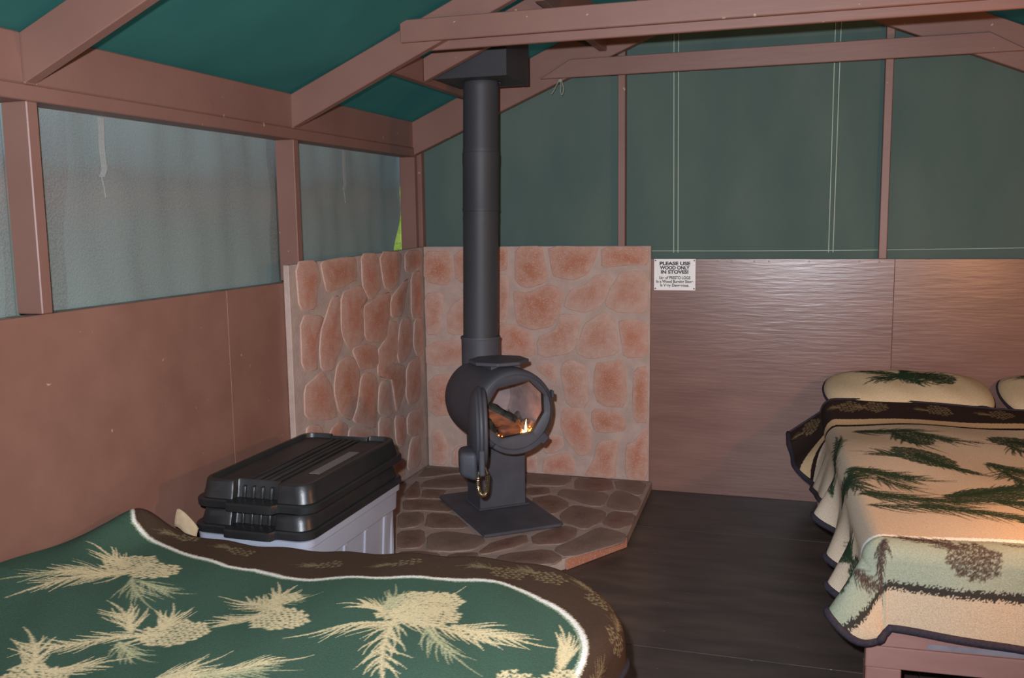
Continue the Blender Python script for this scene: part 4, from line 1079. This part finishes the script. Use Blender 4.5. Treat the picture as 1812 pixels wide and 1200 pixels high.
BRN = lin(74, 56, 48)
u, v = loc(2.36, -2.19)
P.strokes(cone(rng, .20, y0-.075, -.15, .13, .10, .011), BRN, 0, .75, 1.0); P.strokes(sprig(rng, .22, y0-.05, 2.9, .14, .05, 16, .006), BRN, 0, .7, 1.0)
P.strokes(sprig(rng, .52, y0-.045, -.9, .12, .06, 14, .006), BRN, 0, .7, 1.0); P.strokes(sprig(rng, .34, y0-.03, .0, .2, .02, 14, .003), BRN, 0, .5, 1.0)
P.strokes(sprig(rng, .045, y0-.04, -1.8, .15, .05, 16, .007), BRN, 0, .7, 1.0); P.strokes(sprig(rng, -.08, y0-.06, -.9, .12, .06, 16, .006), BRN, 0, .6, 1.0); P.strokes(cone(rng, .9, y0-.08, 0, .13, .1, .011), BRN, 0, .7, 1.0)
def fright(U, V):
    su = np.maximum(0, EX-U); sv = np.maximum(0, EY-V); s = np.hypot(su, sv); ph = np.arctan2(sv, su+1e-9); both = (su > 0) & (sv > 0)
    wave = np.sin(V*2*PI/.33+.9)+.5*np.sin(V*2*PI/.21+2)
    flare = np.clip(.16+.20*wave, -.05, .6)
    head = np.clip((V+.95)/.45, 0, 1)        # the loose corner at the head end stands out
    su = su*(1-.78*np.clip(sv/FH, 0, 1)**2)
    s = np.hypot(su, sv); ph = np.arctan2(sv, su+1e-9)
    flare = flare*(1-head)+.80*head
    R_ = .06
    def A(s_, f):
        a = np.clip(s_/R_, 0, PI/2); rest = np.maximum(0, s_-R_*PI/2); return R_*np.sin(a)+rest*f, R_*(1-np.cos(a))+rest*np.sqrt(1-f**2)
    ol, dl = A(su, flare); of, df = A(sv, np.full_like(sv, .10)); oc_, dc = A(s, .34+.24*np.sin(ph*3.2+.2))
    ou = np.where(both, oc_*np.cos(ph), ol); ov = np.where(both, oc_*np.sin(ph), of); dz = np.where(both, dc, np.where(su > 0, dl, df))
    X = np.maximum(U, EX)-ou; Y = np.maximum(V, EY)-ov
    Uc, Vc = np.maximum(U, EX), np.maximum(V, EY)
    z = ZB+.006*np.sin(Uc*11+Vc*3)*np.sin(Vc*7)+.007*np.sin(Uc*5-Vc*6.5)+.05*np.clip((Vc+.64)/.24, 0, 1)**1.2*(1+.15*np.sin(Uc*6))+.008*np.sin(Uc*4)
    Y = Y+.025*np.sin(Uc*5.2+.6)*np.clip((V+1.0)/.5, 0, 1)
    Y = Y+.010*np.sin(U*16+1)*np.clip(sv/.15, 0, 1)
    t_ = np.clip((U-.08)/.5, 0, 1); dz = dz*(1+(sv > 0)*(su <= 0)*(-.06+.20*t_*t_*(3-2*t_)))
    dz = dz+np.where(both, .075*np.sin(2*ph)**2*np.clip(sv/FH, 0, 1), 0)
    return X, Y, z-dz
co_, q = drape(us, vs, fright)
bl2 = link('blanket', grid_mesh('blanket', co_, q[:, ::1], P.c), M['blanket']); bl2.location = BO; bl2.rotation_euler = (0, 0, BR)
tag(bl2, 'cream fleece blanket with dark green pine boughs draped over the right-hand bed', 'blanket')
g = co_.reshape(len(us), len(vs), 3)
k0 = int(np.searchsorted(us, 1.3))
edge_tube(np.concatenate([g[:k0:2][::-1, 0], g[0, ::2], ]), .0115, bl2, 3)
edge_tube(g[:k0:2, -1], .006, bl2, 3)

# ---- pillows under a cream cover
def pillow(lx, ly, hx_, hy_, th, tilt, rz, label, seed):
    R2 = random.Random(seed)
    t = empty('pillow', BO+Matrix.Rotation(BR, 3, 'Z') @ Vector((lx, ly, .0)), BR+rz); tag(t, label, 'pillow', )
    n1, n2 = 150, 90
    us = np.linspace(-1, 1, n1); vs = np.linspace(-1, 1, n2)
    P = Print(us*hx_, vs*hy_, lin(212, 188, 152)); 
    global _P; _P = P
    u, v = -.04, .02
    for a, L in ((.3, .16), (2.7, .19), (-.6, .12), (3.5, .12), (1.0, .08), (0, .18)): P.strokes(sprig(R2, u+.02*a/3, v, a, L, .10, 12, .009), DKG, 0, .9, .8)
    P.strokes(cone(R2, .05, .0, .15, .16, .13, .013), DKG, 0, .9, .7)
    def top(sign):
        def f(U, V):
            a, b = U/hx_, V/hy_
            k = (1-np.abs(a)**2.6)*(1-np.abs(b)**2.6); k = np.maximum(k, 0)**.5
            pinch = 1+.015*np.abs(a)**2*np.abs(b)**2
            z = sign*th*k*(1 if sign > 0 else .35)+.003*np.sin(U*30+V*20)*k
            Y, Z = V*pinch, z
            # lean against the wall
            U = U*np.sqrt(1-.25*b**2*np.abs(a)**2); Y = Y*np.sqrt(1-.22*a**4*np.abs(b)**1.5)
            return U*pinch, Y*math.cos(tilt)-Z*math.sin(tilt), Y*math.sin(tilt)+Z*math.cos(tilt)+zc
        return f
    zc = .553+hy_*math.sin(tilt)+.016
    c1, q1 = drape(us*hx_, vs*hy_, top(1)); c2, q2 = drape(us*hx_, vs*hy_, top(-1))
    me = grid_mesh('cover', np.concatenate([c1, c2]), np.concatenate([q1, q2[:, ::-1]+len(c1)]), np.concatenate([P.c.reshape(-1, 3), P.c.reshape(-1, 3)]))
    link('cover', me, M['blanket'], t)
    g = c1.reshape(n1, n2, 3)
    edge_tube(np.concatenate([g[0, ::-1], g[:, 0]]), .007, t, 4)
    return t
p1 = pillow(.372, -.208, .362, .196, .082, math.radians(12), 0, 'cream pillow with a green pine sprig leaning on the back wall, left of the two', 4)
pillow(1.06, -.208, .295, .196, .075, math.radians(13), 0, 'cream pillow at the right edge of the photo beside the pine sprig pillow', 8)
bm = bmesh.new()
rows = [[(-.02+.36*i/24, -.19-.03*k/4-.006*math.sin(i*.9), .585-.018*k+.006*math.sin(i*.7)+.012*(k == 1)) for i in range(25)] for k in range(5)]
vv = [[bm.verts.new(p) for p in r] for r in rows]
for k in range(4):
    for i in range(24): bm.faces.new((vv[k][i], vv[k][i+1], vv[k+1][i+1], vv[k+1][i]))
bmesh.ops.recalc_face_normals(bm, faces=bm.faces); bmesh.ops.solidify(bm, geom=bm.faces[:], thickness=.008)
obj('cover_hem', bm, M['cream'], p1, True, label='fuzzy cream hem of the folded cover')
bm = bmesh.new(); tube_bm(bm, [Vector(p)+Vector((0, -.004, .006)) for p in rows[0]], .0075, 6); obj('binding', bm, M['binding'], p1, True)

# ---- a knot of twine caught under the back rafter
tw = empty('twine_loop', (.83, -.075, 2.115)); tag(tw, 'small pale twine knot hanging under the back rafter at the tie beam', 'twine')
bm = bmesh.new(); tube_bm(bm, spline([(0, .0, .02), (-.012, -.004, .0), (-.03, -.006, -.035), (-.045, -.006, -.055)], 5), .0025, 5); obj('twine_strand', bm, M['twine'], tw, True)
bm = bmesh.new(); tube_bm(bm, spline([(0, 0, .015), (.006, -.005, -.012), (.004, -.006, -.045), (.012, -.006, -.06), (.02, -.006, -.03), (.008, -.004, .01)], 5), .0025, 5); obj('twine_strand', bm, M['twine'], tw, True)
bm = bmesh.new(); bmesh.ops.create_icosphere(bm, subdivisions=2, radius=.009)
for v in bm.verts: v.co = Vector((v.co.x*1.5, v.co.y*.7, v.co.z+.012))
obj('knot', bm, M['twine'], tw, True)
